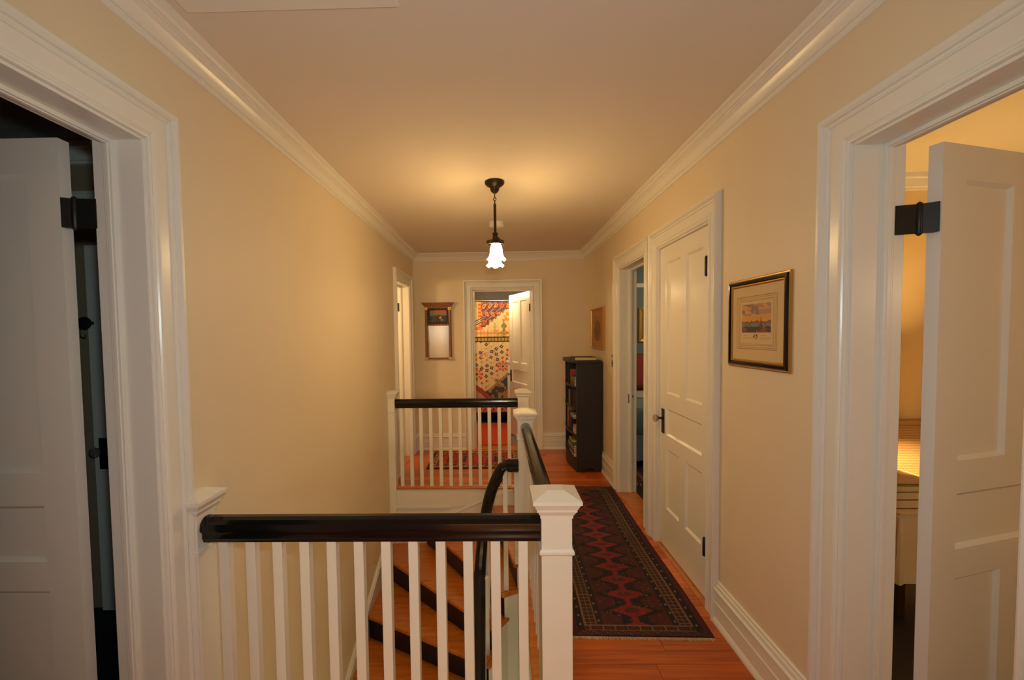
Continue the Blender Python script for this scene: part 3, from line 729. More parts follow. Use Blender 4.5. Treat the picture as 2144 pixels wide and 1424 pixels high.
# near print on the right wall
pc = empty('framed_print', (XR, 1.872, 1.532)); tag(pc, 'framed harbour print in a black and gilt frame beside the closed door', 'picture')
A, B = 0.2175, 0.1975
fw = lambda a, b_, h: (-h, a, b_)
frame_sweep([(0, 0), (0, 0.008), (0.003, 0.010), (0.007, 0.010), (0.007, 0)])(A, B, fw).build('outer_edge', GOLD, pc)
frame_sweep([(0.007, 0), (0.007, 0.011), (0.012, 0.017), (0.022, 0.018), (0.027, 0.013), (0.027, 0)])(A, B, fw).build('frame', BLACKGLOSS, pc)
frame_sweep([(0.027, 0), (0.027, 0.013), (0.031, 0.014), (0.036, 0.009), (0.036, 0)])(A, B, fw).build('gilt_slip', GOLD, pc)
def print_col(u, v):
    X = u; Y = v                     # u 0 at far (left in view), v 0 bottom
    P = Paint(len(u), (214, 186, 136))
    def line(x0, x1, y0, y1, w_, c):
        on = ((np.abs(X-x0) < w_*0.9) | (np.abs(X-x1) < w_*0.9)) & (Y > y0) & (Y < y1) | ((np.abs(Y-y0) < w_) | (np.abs(Y-y1) < w_)) & (X > x0) & (X < x1)
        P.put(on, c)
    for q, c in ((0.0, (150, 116, 74)), (0.022, (172, 138, 92)), (0.05, (168, 134, 88)), (0.066, (186, 154, 106))): line(0.10+q*1.1, 0.88-q*1.1, 0.155+q, 0.86-q, 0.0045, c)
    im = (X > 0.205) & (X < 0.775) & (Y > 0.375) & (Y < 0.755)
    t = (Y-0.375)/0.38; s = (X-0.205)/0.57
    n = vnoise(s*5, t*7, 1)*0.6 + vnoise(s*13, t*16, 2)*0.4
    sky = im & (t > 0.36)
    P.put(sky, (206, 158, 100)); P.put(sky & (n > 0.45) & (t > 0.62), (176, 138, 106)); P.put(sky & (n > 0.58) & (t > 0.6) & (s < 0.6), (140, 120, 110)); P.put(sky & ((s-0.25)**2+(t-0.82)**2 < 0.006), (214, 140, 84)); P.put(sky & (t < 0.55) & (n > 0.35), (214, 154, 70))
    P.put(im & (t <= 0.36), (120, 92, 76)); P.put(im & (t <= 0.33) & (t > 0.14) & (vnoise(s*22, t*18, 5) > 0.42), (112, 132, 128)); P.put(im & (t < 0.20) & (n < 0.52), (84, 62, 58)); P.put(im & (t < 0.16) & (n > 0.52), (138, 84, 60))
    P.put(im & (t > 0.33) & (t < 0.36+0.06*vnoise(s*14, s*0, 8)), (140, 84, 54)); P.put(im & (np.abs(s-0.68) < 0.045*(1-(t-0.1)/0.48)) & (t > 0.1) & (t < 0.58), (108, 66, 56))
    em = ((X-0.49)/0.05)**2 + ((Y-0.318)/0.035)**2 < 1; P.put(em & (vnoise(X*60, Y*60, 3) > 0.42), (104, 70, 44))
    for (a, c, y_) in ((0.24, 0.42, 0.305), (0.56, 0.78, 0.305), (0.58, 0.74, 0.29), (0.26, 0.40, 0.335), (0.58, 0.72, 0.335)): P.put((X > a) & (X < c) & (np.abs(Y-y_) < 0.004) & (hsh(np.floor(X*160), Y*0+y_) > 0.3), (176, 142, 98))
    return P.out()
grid_print('print', PRINT, pc, 260, 230, lambda u, v: (u*0-0.0075, (0.5-u)*2*(A-0.034), (v-0.5)*2*(B-0.034)), print_col)
MB().box(-0.006, 0, -A+0.01, A-0.01, -B+0.01, B-0.01).build('backing_board', CASEB, pc)
# far print above the bookcase
p2 = empty('framed_print', (XR, 4.82, 1.545)); tag(p2, 'thin gold framed drawing hanging above the bookcase', 'picture')
A2, B2 = 0.30, 0.228
frame_sweep([(0, 0), (0, 0.020), (0.004, 0.024), (0.014, 0.022), (0.018, 0.012), (0.018, 0)])(A2, B2, fw).build('frame', GOLD, p2)
def draw_col(u, v):
    P = Paint(len(u), (186, 134, 82)); im = (u > 0.2) & (u < 0.82) & (v > 0.17) & (v < 0.84)
    P.put(im, (176, 124, 80)); n = vnoise(u*9, v*11, 4)*0.5 + vnoise(u*24, v*26, 6)*0.5
    P.put(im & (((u-0.48)/0.26)**2 + ((v-0.45)/0.28)**2 < 0.75+0.5*n), (140, 104, 72)); P.put(im & (((u-0.5)/0.2)**2 + ((v-0.48)/0.22)**2 < 0.5+0.4*n) & (n > 0.5), (112, 92, 72))
    return P.out()
grid_print('drawing', PRINT, p2, 90, 90, lambda u, v: (u*0-0.010, (0.5-u)*2*(A2-0.016), (v-0.5)*2*(B2-0.016)), draw_col)
MB().box(-0.008, 0, -A2+0.01, A2-0.01, -B2+0.01, B2-0.01).build('backing_board', CASEB, p2)

# ------------------------------------------------------------------ federal mirror on the far wall
mr = empty('wall_mirror', (-0.772, YF, 1.55)); tag(mr, 'gilt federal style mirror with a painted panel at the top', 'mirror')
g = lambda nm, m_, x0, x1, z0, z1, d0, d1, bv=0.002: MB().box(x0, x1, -d1, -d0, z0, z1).build(nm, m_, mr, bevel=bv)
cor = MB()
for (hw, z0, z1, dd) in ((0.168, 0.300, 0.312, 0.034), (0.176, 0.312, 0.326, 0.042), (0.186, 0.326, 0.338, 0.050), (0.198, 0.338, 0.350, 0.058), (0.205, 0.350, 0.358, 0.062)): cor.box(-hw, hw, -dd, 0, z0, z1)
cor.build('cornice', GILTW, mr, bevel=0.002)
bl = None
for k in range(9):
    x = -0.152 + 0.038*k
    q = [(0.009, 0), (0.0088, 0.002), (0.006, 0.007), (0.0005, 0.009)]
    MB().lathe([(0.0005, -0.009), (0.006, -0.007), (0.009, 0), (0.006, 0.007), (0.0005, 0.009)], (x, -0.046, 0.318), 10).build('gilt_ball', GOLD, mr, smooth=True)
for s in (-1, 1):
    x = s*0.152
    MB().lathe([(0.014, -0.345), (0.015, -0.2), (0.015, 0.1), (0.013, 0.262)], (x, -0.022, 0.0), 16, None, 'z', True).build('column', GILTW, mr, smooth=True)
    g('capital', GOLD, x-0.021, x+0.021, 0.262, 0.302, 0, 0.040); g('plinth', GOLD, x-0.022, x+0.022, -0.372, -0.340, 0, 0.040)
    g('stile', GILTW, x-0.018, x+0.018, -0.345, 0.27, 0, 0.016)
g('bottom_rail', GILTW, -0.15, 0.15, -0.368, -0.346, 0, 0.026); g('divider_rail', GILTW, -0.135, 0.135, 0.064, 0.086, 0, 0.024); g('top_rail', GILTW, -0.15, 0.15, 0.285, 0.302, 0, 0.026)
g('mirror_glass', MIRROR, -0.135, 0.135, -0.348, 0.066, 0.004, 0.008, 0)
def tablet_col(u, v):
    P = Paint(len(u), (26, 26, 26)); X, Y = u, v
    e = np.minimum(np.minimum(X, 1-X)*1.25, np.minimum(Y, 1-Y))
    im = e > 0.13; n = vnoise(X*6, Y*6, 3)*0.6+vnoise(X*15, Y*15, 4)*0.4
    P.put(im, (70, 70, 66)); P.put(im & (Y > 0.55), (104, 98, 84)); P.put(im & (Y > 0.58+0.15*n) & (X > 0.32), (150, 84, 56)); P.put(im & (n > 0.52) & (Y < 0.5), (52, 56, 58))
    P.put(im & ((X-0.6)**2*1.5+(Y-0.42)**2 < 0.006), (168, 128, 104)); P.put(im & ((X-0.68)**2*0.4+(Y-0.27)**2 < 0.002), (128, 104, 60)); P.put(im & ((X-0.55)**2+(Y-0.52)**2 < 0.005), (90, 44, 44))
    dx = np.abs((X*7) % 1-0.5); dy = np.abs((Y*6) % 1-0.5)
    P.put((e < 0.12) & ((dx < 0.14) & ((Y < 0.13) | (Y > 0.87)) | (dy < 0.14) & ((X < 0.1) | (X > 0.9))), (70, 66, 54))
    P.mul(1.9+0*X); return P.out()
grid_print('painted_tablet', PRINT, mr, 110, 90, lambda u, v: ((u-0.5)*0.272, u*0-0.010, 0.084+v*0.204), tablet_col)

# ------------------------------------------------------------------ switch plate
sw = empty('light_switch', (XR, 4.205, 1.222)); tag(sw, 'brass light switch plate on the right wall by the bedroom doorway', 'light switch')
MB().box(-0.006, 0, -0.038, 0.038, -0.062, 0.062).build('plate', BRASS, sw, bevel=0.003)
for z in (-0.022, 0.022): MB().box(-0.012, -0.004, -0.009, 0.009, z-0.012, z+0.012).build('push_button', IVORY if z > 0 else IRON, sw, bevel=0.003)

# ------------------------------------------------------------------ bookcase with books
bk = empty('bookcase', (0, 0, 0)); tag(bk, 'tall black bookcase with curved shelf fronts against the right wall', 'bookcase')
BX0, BX1, BY0, BY1 = 0.824, 1.092, 4.58, 5.34
def front(n=16, ov=0.0, bul=0.045):
    return [(BX0 - ov - bul*math.sin(math.pi*k/n), BY0 + (BY1-BY0)*k/n) for k in range(n+1)]
def shelf(nm, z0, z1, ov=0.0, yo=0.0):
    f_ = front(16, ov)
    if yo < 0: f_ = [(x, min(max(y, BY0-yo), BY1+yo)) for x, y in f_]
    if yo > 0: f_ = [(x, BY0 - yo + (y-BY0)*(BY1-BY0+2*yo)/(BY1-BY0)) for x, y in f_]
    return MB().prism(f_ + [(BX1, f_[-1][1]), (BX1, f_[0][1])], z0, z1).build(nm, CASEB, bk, bevel=0.002)
shelf('top', 1.176, 1.203, 0.025, 0.015)
SHZ = [0.155, 0.405, 0.690, 0.925]
for z in SHZ: shelf('shelf', z-0.022 if z > 0.2 else z-0.03, z, 0.0, -0.0225)
for y0, y1 in ((BY0, BY0+0.022), (BY1-0.022, BY1)):
    prof = [(BX0, 0.0), (BX0+0.075, 0.0), (BX0+0.095, 0.020), (BX0+0.108, 0.034), (BX0+0.180, 0.034), (BX0+0.193, 0.020), (BX0+0.212, 0.0), (BX1, 0.0), (BX1, 1.176), (BX0, 1.176)]
    MB().extr(prof, lambda p, t: (p[0], t, p[1]), y0, y1).build('side_panel', CASEB, bk, bevel=0.002)
MB().box(BX1-0.012, BX1, BY0+.022, BY1-.022, 0.10, 1.176).build('back_panel', CASEB, bk)
pl = [(x, min(max(y, BY0+.0225), BY1-.0225)) for x, y in front(16, -0.004)]; MB().prism(pl + [(x+0.018, y) for x, y in pl[::-1]], 0.0, 0.128).build('plinth', CASEB, bk)
MB().box(BX0+0.0, BX1-0.012, 5.12, 5.135, 0.925, 1.176).build('divider', CASEB, bk)
BOOKC = {}
def bcol(c):
    if c not in BOOKC: BOOKC[c] = mat('book_cover_%d' % len(BOOKC), lin(*c), 0.5)
    return BOOKC[c]
PAGES = mat('book_pages', lin(214, 192, 150), 0.9)
def book(label, c, loc, size, rot=(0,0,0), group=None, pages=True):
    """size = (depth from spine x, thickness y, height z); spine toward -x"""
    r_ = empty('book', loc); r_.rotation_euler = rot; tag(r_, label, 'book', group)
    d, t, h = size; k = 0.0022
    MB().box(0, d, 0, k, 0, h).box(0, d, t-k, t, 0, h).box(-0.001, k, 0, t, 0, h).build('cover', bcol(c), r_)
    MB().box(k, d-0.003, k, t-k, 0.003, h-0.003).build('pages', PAGES, r_)
    return r_
GS = 'books on the bookcase shelves'
# lying book on top of the bookcase
book('large pale book lying flat on top of the bookcase', (60, 34, 24), (0.815, 4.90, 1.2035), (0.235, 0.032, 0.28), (R(90), 0, 0))
# top shelf: small stack at near end and a leaning book
z = SHZ[3]
lay = [('brown book at the bottom of the stack on the top shelf', (88, 46, 30), 0.030), ('dark red book second in the stack on the top shelf', (96, 30, 24), 0.022), ('grey book third in the stack on the top shelf', (104, 96, 96), 0.026), ('slate blue book topmost of the stack on the top shelf', (78, 82, 96), 0.020)]
for lab, c, t in lay:
    o = book(lab, c, (0.810, 4.835, z+0.0005), (0.165, t, 0.20), (R(90), 0, 0), GS); z += t+0.001
book('cream upright book in front of the stack on the top shelf', (206, 176, 134), (0.817, 4.622, SHZ[3]), (0.12, 0.010, 0.075), (0, 0, 0), GS)
book('tall orange red book beside the partition on the top shelf', (170, 70, 40), (0.810, 4.855, SHZ[3]), (0.15, 0.022, 0.165), (0, 0, 0), GS)
# second shelf upright row
row = [(0.030, 0.175, (48, 26, 20), 'dark brown book nearest on the second shelf'), (0.024, 0.182, (120, 44, 26), 'rust red book second on the second shelf'), (0.020, 0.170, (60, 36, 28), 'chocolate book third on the second shelf'), (0.030, 0.190, (46, 66, 68), 'teal grey book fourth on the second shelf'), (0.026, 0.176, (20, 20, 22), 'black book fifth on the second shelf'), (0.030, 0.190, (26, 30, 30), 'tall charcoal book sixth on the second shelf'), (0.024, 0.165, (36, 60, 44), 'dark green book seventh on the second shelf'), (0.026, 0.185, (20, 20, 24), 'black and white spined book eighth on the second shelf'), (0.026, 0.168, (212, 172, 110), 'cream spined book ninth on the second shelf'), (0.030, 0.18, (70, 40, 30), 'brown book tenth on the second shelf'), (0.026, 0.17, (90, 60, 40), 'tan book eleventh on the second shelf')]
y = 4.612
for t, h_, c, lab in row:
    xx = BX0 - 0.045*math.sin(math.pi*(y+t/2-BY0)/(BY1-BY0)) + 0.012
    book(lab, c, (xx, y, SHZ[2]), (0.145, t, h_), (0, 0, 0), GS); y += t + 0.0015
# third shelf: flat stack at the near end, box, leaning books behind
z = SHZ[1]
for lab, c, t, hh in (('cream paperback at the bottom of the pile on the third shelf', (196, 150, 110), 0.030, 0.12), ('pale tan paperback second in the pile on the third shelf', (206, 160, 116), 0.030, 0.11), ('orange paperback third in the pile on the third shelf', (196, 116, 60), 0.028, 0.10)):
    book(lab, c, (0.814, 4.614+hh+0.015, z+0.0005), (0.14, t, hh), (R(90), 0, 0), GS); z += t+0.001
book('black upright album on the third shelf', (14, 14, 16), (0.804, 4.780, SHZ[1]), (0.16, 0.06, 0.16), (0, 0, 0), GS)
book('teal book lying across the black album', (70, 104, 106), (0.802, 4.850, SHZ[1]+0.1605), (0.16, 0.016, 0.20), (R(90), 0, 0), GS)
book('pale grey book lying on the teal book', (150, 146, 134), (0.802, 4.840, SHZ[1]+0.1775), (0.15, 0.024, 0.18), (R(90), 0, 0), GS)
book('purple red book upright at the far end of the third shelf', (110, 60, 66), (0.804, 4.960, SHZ[1]), (0.15, 0.05, 0.20), (0, 0, 0), GS)
book('golden yellow book upright behind the pale grey book', (206, 146, 70), (0.808, 5.020, SHZ[1]), (0.15, 0.05, 0.23), (0, 0, 0), GS)
# bottom shelf: magazines and boxes
z = SHZ[0]
for lab, c, t, hh in (('black boxed set with cream label at the bottom of the lowest shelf', (22, 20, 22), 0.046, 0.44), ('navy blue book on the black box on the lowest shelf', (36, 46, 84), 0.030, 0.40), ('white magazine pile on the lowest shelf', (150, 146, 140), 0.022, 0.36), ('green book on the magazines on the lowest shelf', (70, 84, 60), 0.024, 0.34)):
    book(lab, c, (0.800, 4.625+hh, z+0.0005), (0.18, t, hh), (R(90), 0, 0), GS); z += t+0.001
book('golden book slumped on top of the lowest shelf pile', (176, 134, 64), (0.806, 4.970, z+0.0005), (0.15, 0.026, 0.22), (R(90), 0, 0), GS)
for k, (yy, c) in enumerate(((4.64, (196, 196, 196)), (4.73, (206, 150, 110)), (4.81, (206, 150, 110)))):
    MB().box(0.7975, 0.7988, yy, yy+0.05, SHZ[0]+0.010, SHZ[0]+0.040).build('label', bcol(c), None)
    o = bpy.context.scene.objects[-1]

# ------------------------------------------------------------------ bathroom
S(MB().box(-1.3, -1.25, YF+TH, 8.1, -0.05, ZC).build('wall_bathroom_left', GREYW), 'grey bathroom side wall', 'wall')
S(MB().box(1.05, 1.10, YF+TH, 8.1, -0.05, ZC).build('wall_bathroom_right', GREYW), 'grey bathroom side wall behind the open door', 'wall')
S(MB().box(-1.25, 1.05, 8.05, 8.1, -0.05, ZC).build('wall_bathroom_far', GREYW), 'grey bathroom end wall above the shower curtain', 'wall')
S(MB().box(-1.3, 1.1, YF+TH, 8.1, ZC, ZC+0.05).build('ceiling', mat('bath_ceiling', (0.42, 0.38, 0.36), 0.7)), 'bathroom ceiling', 'ceiling')
S(MB().box(-1.3, 1.1, YF+TH, 8.1, -0.05, 0.004).build('floor', TILE), 'grey bathroom floor', 'floor')
br = MB().prism([(-0.95, 5.72), (0.172, 5.72), (0.172, 7.12), (-0.95, 7.12)], 0.005, 0.016).build('bath_mat', REDRUG, bevel=0.006)
tag(br, 'orange red bath rug on the bathroom floor', 'rug')
tub = empty('bathtub', (0, 0, 0)); tag(tub, 'black sided bathtub below the shower curtain', 'bathtub')
def rrect(x0, x1, y0, y1, r, n=5):
    out = []
    for cx, cy, a0 in ((x1-r, y1-r, 0), (x0+r, y1-r, 90), (x0+r, y0+r, 180), (x1-r, y0+r, 270)):
        for k in range(n+1): t = R(a0+90*k/n); out.append((cx+r*math.cos(t), cy+r*math.sin(t)))
    return out
def tring(g_, z): return [(x, y, z) for x, y in rrect(-1.05+g_, 0.62-g_, 7.17+g_, 7.93-g_, 0.22)]
MB().loft([tring(0.10, 0.03), tring(0.06, 0.08), tring(0.03, 0.25), tring(0.02, 0.50), tring(0.0, 0.54)], True, True).build('shell', BLACKGLOSS, tub, smooth=True)
MB().loft([tring(-0.012, 0.535), tring(-0.016, 0.55), tring(-0.005, 0.562), tring(0.02, 0.562), tring(0.045, 0.54), tring(0.07, 0.3), tring(0.12, 0.16)], True, False).build('enamel_rim', WHITE, tub, smooth=True)
for x, y in ((-0.85, 7.32), (0.42, 7.32), (-0.85, 7.78), (0.42, 7.78)): MB().lathe([(0.03, 0.004), (0.035, 0.02), (0.022, 0.05), (0.03, 0.09)], (x, y, 0), 10, None, 'z', True).build('foot', IRON, tub)
rod = empty('curtain_rod', (0, 7.10, 2.045)); tag(rod, 'chrome shower curtain rod with curved brace', 'curtain rod')
MB().tube([(-1.25, 0, 0), (1.05, 0, 0.006)], 0.014, 12).build('bar', CHROME, rod, smooth=True)
MB().tube([(-0.36 + 0.17*math.cos(t), 0.25, 0.0 + 0.17*math.sin(t)) for t in [math.pi*k/16 for k in range(17)]], 0.006, 8).build('brace', CHROME, rod, smooth=True)
# printed shower curtain
YC = 7.10
def curt_col(u, v):
    x = -0.85 + u*1.50; z = 0.20 + v*1.83
    px = 1043.6 + 900*x/YC; py = 699 - (z-1.5)*900/YC
    P = Paint(len(u), (232, 206, 160)); N = lambda s, k: vnoise(px*s, py*s, k)
    # lower field: cream with navy and red flowers
    gx, gy = np.floor(px/11.0), np.floor((py+ (np.floor(px/11.0) % 2)*5.5)/11.0)
    cx = (gx+0.5+0.25*(hsh(gx, gy, 1)-0.5))*11; cy = (gy+0.5+0.25*(hsh(gx, gy, 2)-0.5))*11 - (gx % 2)*5.5
    d = np.hypot(px-cx, py-cy); an = np.arctan2(py-cy, px-cx); kk = hsh(gx, gy, 5)
    P.put((d < 3.4+0.8*np.cos(4*an+kk*6)) & (kk < 0.42), (74, 64, 78)); P.put((d < 1.2) & (kk < 0.42), (206, 190, 170))
    P.put((d < 2.6+0.7*np.cos(5*an)) & (kk >= 0.42) & (kk < 0.56), (206, 74, 34)); P.put((d < 2.6) & (kk > 0.56) & (kk < 0.8), (222, 188, 120)); P.put((d < 1.0) & (kk > 0.56) & (kk < 0.8), (150, 90, 50))
    P.put((np.abs(np.sin((px+py)*0.11)) < 0.05) & (N(0.15, 4) > 0.5), (150, 110, 80))
    for (fx, fy, rr) in ((1052.0, 767.0, 10.5), (997.0, 783.0, 13.0)):
        dd = np.hypot(px-fx, py-fy); aa = np.arctan2(py-fy, px-fx)
        P.put(dd < rr, (226, 196, 148)); P.put((np.abs(dd-rr*0.72) < rr*0.3) & (np.cos(8*aa) > -0.25), (206, 70, 32)); P.put((np.abs(dd-rr*0.72) < rr*0.12) & (np.cos(8*aa) > 0.3), (226, 120, 70)); P.put(dd < rr*0.24, (96, 80, 80))
    pk = (px-1012)**2/90 + (py-742)**2/60 < 1; P.put(pk & (N(0.5, 7) > 0.5), (214, 150, 128))
    # blue tan block lower right
    blk = (py > 818 - (px-1018)*0.84) & (py < 852) & (px > 1008)
    P.put(blk, (186, 146, 98)); P.put(blk & (N(0.16, 8) > 0.55), (66, 84, 104)); P.put(blk & (np.abs(N(0.3, 9)-0.5) < 0.05), (84, 66, 60)); P.put(blk & (np.abs((np.abs(px-1042)+np.abs(py-814)) % 6 - 3) < 0.9) & ((px-1042)**2+(py-814)**2 < 80), (92, 70, 50))
    st_ = py - (803 + (px-993)*0.78); P.put((st_ > 0) & (st_ < 11) & (py < 850), (196, 92, 84)); P.put(((np.abs(st_-1) < 1) | (np.abs(st_-10) < 1)) & (py < 850), (120, 26, 34)); P.put((np.abs(st_-5.5) < 1.4) & (np.abs(np.sin(px*0.9)) > 0.6) & (py < 850), (120, 30, 40)); P.put((st_ > 11) & (py < 850) & (px < 1012), (196, 150, 110))
    bot = py > 848; P.put(bot, (204, 110, 84)); P.put(bot & (np.abs(np.sin(px*0.35)*4 + 856 - py) < 1.6), (120, 30, 34)); P.put(bot & (np.abs(np.sin(px*0.35+1.6)*4 + 857 - py) < 1.2), (226, 190, 150))
    # olive band
    band = (py > 705) & (py < 716); P.put(band, (112, 100, 60)); P.put((py > 707.5) & (py < 713.5), (190, 164, 88)); P.put((py > 707.5) & (py < 713.5) & (np.sin(px*0.9) > 0.55), (104, 96, 50)); P.put((np.abs(py-706) < 0.9) | (np.abs(py-715) < 1.0), (62, 60, 48))
    # middle: cream with green trees
    md = (py <= 705); P.put(md, (240, 210, 158)); 
    for (tx, w_, col, y0, y1) in ((1036.5, 6.0, (186, 176, 104), 676, 697), (1055.0, 10.0, (138, 138, 74), 668, 705)):
        tt = (py-y0)/(y1-y0); ww = w_*(0.35+0.65*np.clip(tt, 0, 1))*(0.65+0.35*np.cos(tt*16)); P.put(md & (np.abs(px-tx) < ww) & (tt > 0) & (tt < 1) & (N(0.6, 11) > 0.2), col)
    P.put(md & (py > 690) & (np.abs(np.sin(px*0.42)) > 0.9), (224, 170, 96)); P.put(md & ((np.abs(py-695.5) < 0.7) | (np.abs(py-698.5) < 0.5)), (214, 130, 50)); P.put(md & (py > 699) & (N(0.4, 12) > 0.62), (214, 176, 110))
    op = md & (px > 1054) & (py > 654) & (py < 672) & (px < 1068); P.put(op & (N(0.32, 13) > 0.45), (232, 150, 70))
    lo = md & (px < 1011) & (py > 679 - (px-993)*0.3); P.put(lo & (py < 691), (232, 110, 60)); P.put(lo & (py < 691) & (N(0.4, 14) > 0.6), (240, 170, 110))
    # paisley block
    edge = np.where(px < 1016, 684, 684 - (px-1016)*0.80 + 2.2*np.sin(px*0.8)); edge = np.where(px > 1062, 648, edge)
    pa = (py < edge) & (px > 1008); P.put(pa, (130, 84, 92))
    hx = (px-1008)/12.5; hy = (py-632)/17.0; row = np.floor(hy); cxx = np.floor(hx+0.5*(row % 2))+0.5-0.5*(row % 2)
    dd = np.hypot((hx-cxx)*12.5+1.2*np.sin(py*0.5), (hy-row-0.5)*17*0.8+1.0*np.sin(px*0.6))
    ck = hsh(cxx, row, 21)
    P.put(pa & (dd < 5.2), (190, 130, 80)); P.put(pa & (dd < 4.2), (206, 110, 50)); P.put(pa & (dd < 3.0) & (ck > 0.4), (226, 176, 110)); P.put(pa & (dd < 1.6), (176, 70, 44)); P.put(pa & (np.abs(dd-5.3) < 0.6), (84, 56, 80)); P.put(pa & (np.abs(np.sin(hx*3.1+hy*5)) > 0.93) & (dd > 5.4), (150, 150, 150)); P.put(pa & (np.abs(py-edge) < 1.4), (104, 40, 46))
    # left strips
    P.put((px < 1001.5) & (py < 676), (206, 192, 140)); P.put((px < 1001) & (py < 650) & (N(0.3, 31) > 0.5), (176, 170, 106)); P.put((px >= 1001.5) & (px < 1008) & (py < 670), (240, 160, 80)); P.put((px >= 1001.5) & (px < 1008) & (py < 670) & (np.sin(py*0.8) > 0.4), (226, 84, 36)); 
    s2 = py - (678 - (px-993)*0.52); P.put((np.abs(s2) < 6) & (px < 1009), (226, 210, 170)); P.put((np.abs(np.abs(s2)-4) < 1.1) & (px < 1009), (40, 34, 38)); P.put((np.abs(s2) < 0.8) & (px < 1009), (70, 60, 60))
    # red strip at right
    rs = (px > 1067.5) & (py > 648); P.put(rs, (156, 36, 26)); P.put(rs & (N(0.7, 17) > 0.66), (226, 130, 80))
    return P.out()
def curt_pos(u, v):
    x = -0.85 + u*1.50; z = 0.20 + v*1.83
    return (x, YC - 0.016 + 0.012*np.sin(x*26) + 0.008*np.sin(x*61+1), z)
cu = grid_print('shower_curtain', CLOTHM, None, 260, 330, curt_pos, curt_col); tag(cu, 'colourful patchwork patterned shower curtain in the bathroom', 'shower curtain')
sm = cu.modifiers.new('solid', 'SOLIDIFY'); sm.thickness = 0.003
# white cabinet with towels
cab = empty('bathroom_cabinet', (0, 0, 0)); tag(cab, 'narrow white cabinet behind the bathroom door', 'cabinet')
MB().box(0.135, 0.42, 6.66, 6.98, 0.004, 1.05).build('body', WHITE, cab, bevel=0.003); MB().box(0.12, 0.435, 6.645, 6.995, 1.05, 1.075).box(0.128, 0.428, 6.652, 6.99, 1.035, 1.05).build('top', WHITE, cab, bevel=0.003)
MB().box(0.16, 0.395, 6.652, 6.66, 0.10, 0.98).build('door', WHITE, cab, bevel=0.002)
TOW = mat('cream_towel', (0.80, 0.70, 0.52), 0.95, bump=0.4, bscale=300)
z = 1.0755
for k, lab in enumerate(('cream folded towel at the bottom of the stack on the cabinet', 'cream folded towel second in the stack on the cabinet', 'cream rolled towel on top of the stack on the cabinet')):
    t = 0.045; w_ = 0.10 - 0.012*k
    o = MB().extr([(-w_, 0), (w_, 0), (w_+0.008, t*0.25), (w_+0.008, t*0.75), (w_, t), (-w_, t), (-w_-0.012, t*0.7), (-w_-0.012, t*0.3)], lambda p, q, z=z: (0.265+p[0]+0.02*k, q, z+p[1]), 6.72, 6.93).build('folded_towel', TOW, smooth=True, bevel=0.006)
    tag(o, lab, 'towel', 'towels on the bathroom cabinet'); z += t+0.001

# ------------------------------------------------------------------ bedroom seen through the far right doorway
X2 = XR+TH
S(MB().box(X2, 3.4, 6.60, 6.65, -0.05, ZC).build('wall_bedroom_far', TEAL), 'dark teal bedroom wall', 'wall')
S(MB().box(3.4, 3.45, 3.10, 6.65, -0.05, ZC).build('wall_bedroom_right', TEAL), 'teal side wall of the bedroom', 'wall')
S(MB().box(X2, 3.4, 3.10, 3.15, -0.05, ZC).build('wall_bedroom_near', TEAL), 'teal near wall of the bedroom', 'wall')
S(MB().box(X2, X2+0.04, YF+TH, 6.60, -0.05, ZC).build('wall_bedroom_left', TEAL), 'teal wall between bedroom and bathroom', 'wall')
S(MB().box(X2, 3.45, 3.10, 6.65, ZC, ZC+0.05).build('ceiling', CEIL), 'bedroom ceiling', 'ceiling')
S(MB().box(X2, 3.45, 3.10, 6.65, -0.06, 0.0).build('floor', DARKFLOOR), 'dark bedroom floor', 'floor')
S(MB().box(X2+0.04, 3.4, 6.575, 6.60, 2.19, 2.235).box(X2+.04, 3.4, 6.585, 6.60, 2.175, 2.19).build('trim_19', TRIM), 'white picture rail on the teal bedroom wall', 'picture rail')
bed = empty('bed', (0, 0, 0)); tag(bed, 'bed with pale blue blanket in the teal bedroom', 'bed')
BLUE = mat('blue_blanket', (0.20, 0.27, 0.27), 0.9, bump=0.3, bscale=150); SHEET = mat('cream_sheet', (0.62, 0.52, 0.38), 0.9)
MB().box(1.42, 2.75, 4.86, 6.52, 0.02, 0.30).build('base', DARKFLOOR, bed, bevel=0.01)
MB().box(1.40, 2.77, 4.80, 6.52, 0.30, 0.645).build('mattress', SHEET, bed, bevel=0.05)
def blanket():
    rings = []
    for (y, z) in ((5.58, 0.652), (5.3, 0.657), (4.95, 0.657), (4.82, 0.650), (4.77, 0.60), (4.755, 0.50), (4.745, 0.36)):
        rings.append([(1.385 + 1.40*k/30, y - 0.012*math.sin(k*1.3)*(1 if z < 0.62 else 0), z + 0.004*math.sin(k*0.9)) for k in range(31)])
    return MB().loft(rings, False)
o = blanket().build('blanket', BLUE, bed, smooth=True); s_ = o.modifiers.new('solid', 'SOLIDIFY'); s_.thickness = 0.012
r2 = []
for z in (0.46, 0.30, 0.14, 0.06): r2.append([(1.385 + 1.40*k/60, 4.785 + 0.018*math.sin(k*0.8)*(1.2-z*1.6), z) for k in range(61)])
MB().loft(r2, False).build('bed_skirt', mat('pale_bed_skirt', (0.42, 0.42, 0.42), 0.9), bed, smooth=True)
MB().box(1.38, 2.79, 6.52, 6.57, 0.02, 1.17).build('headboard', DARKFLOOR, bed, bevel=0.015)
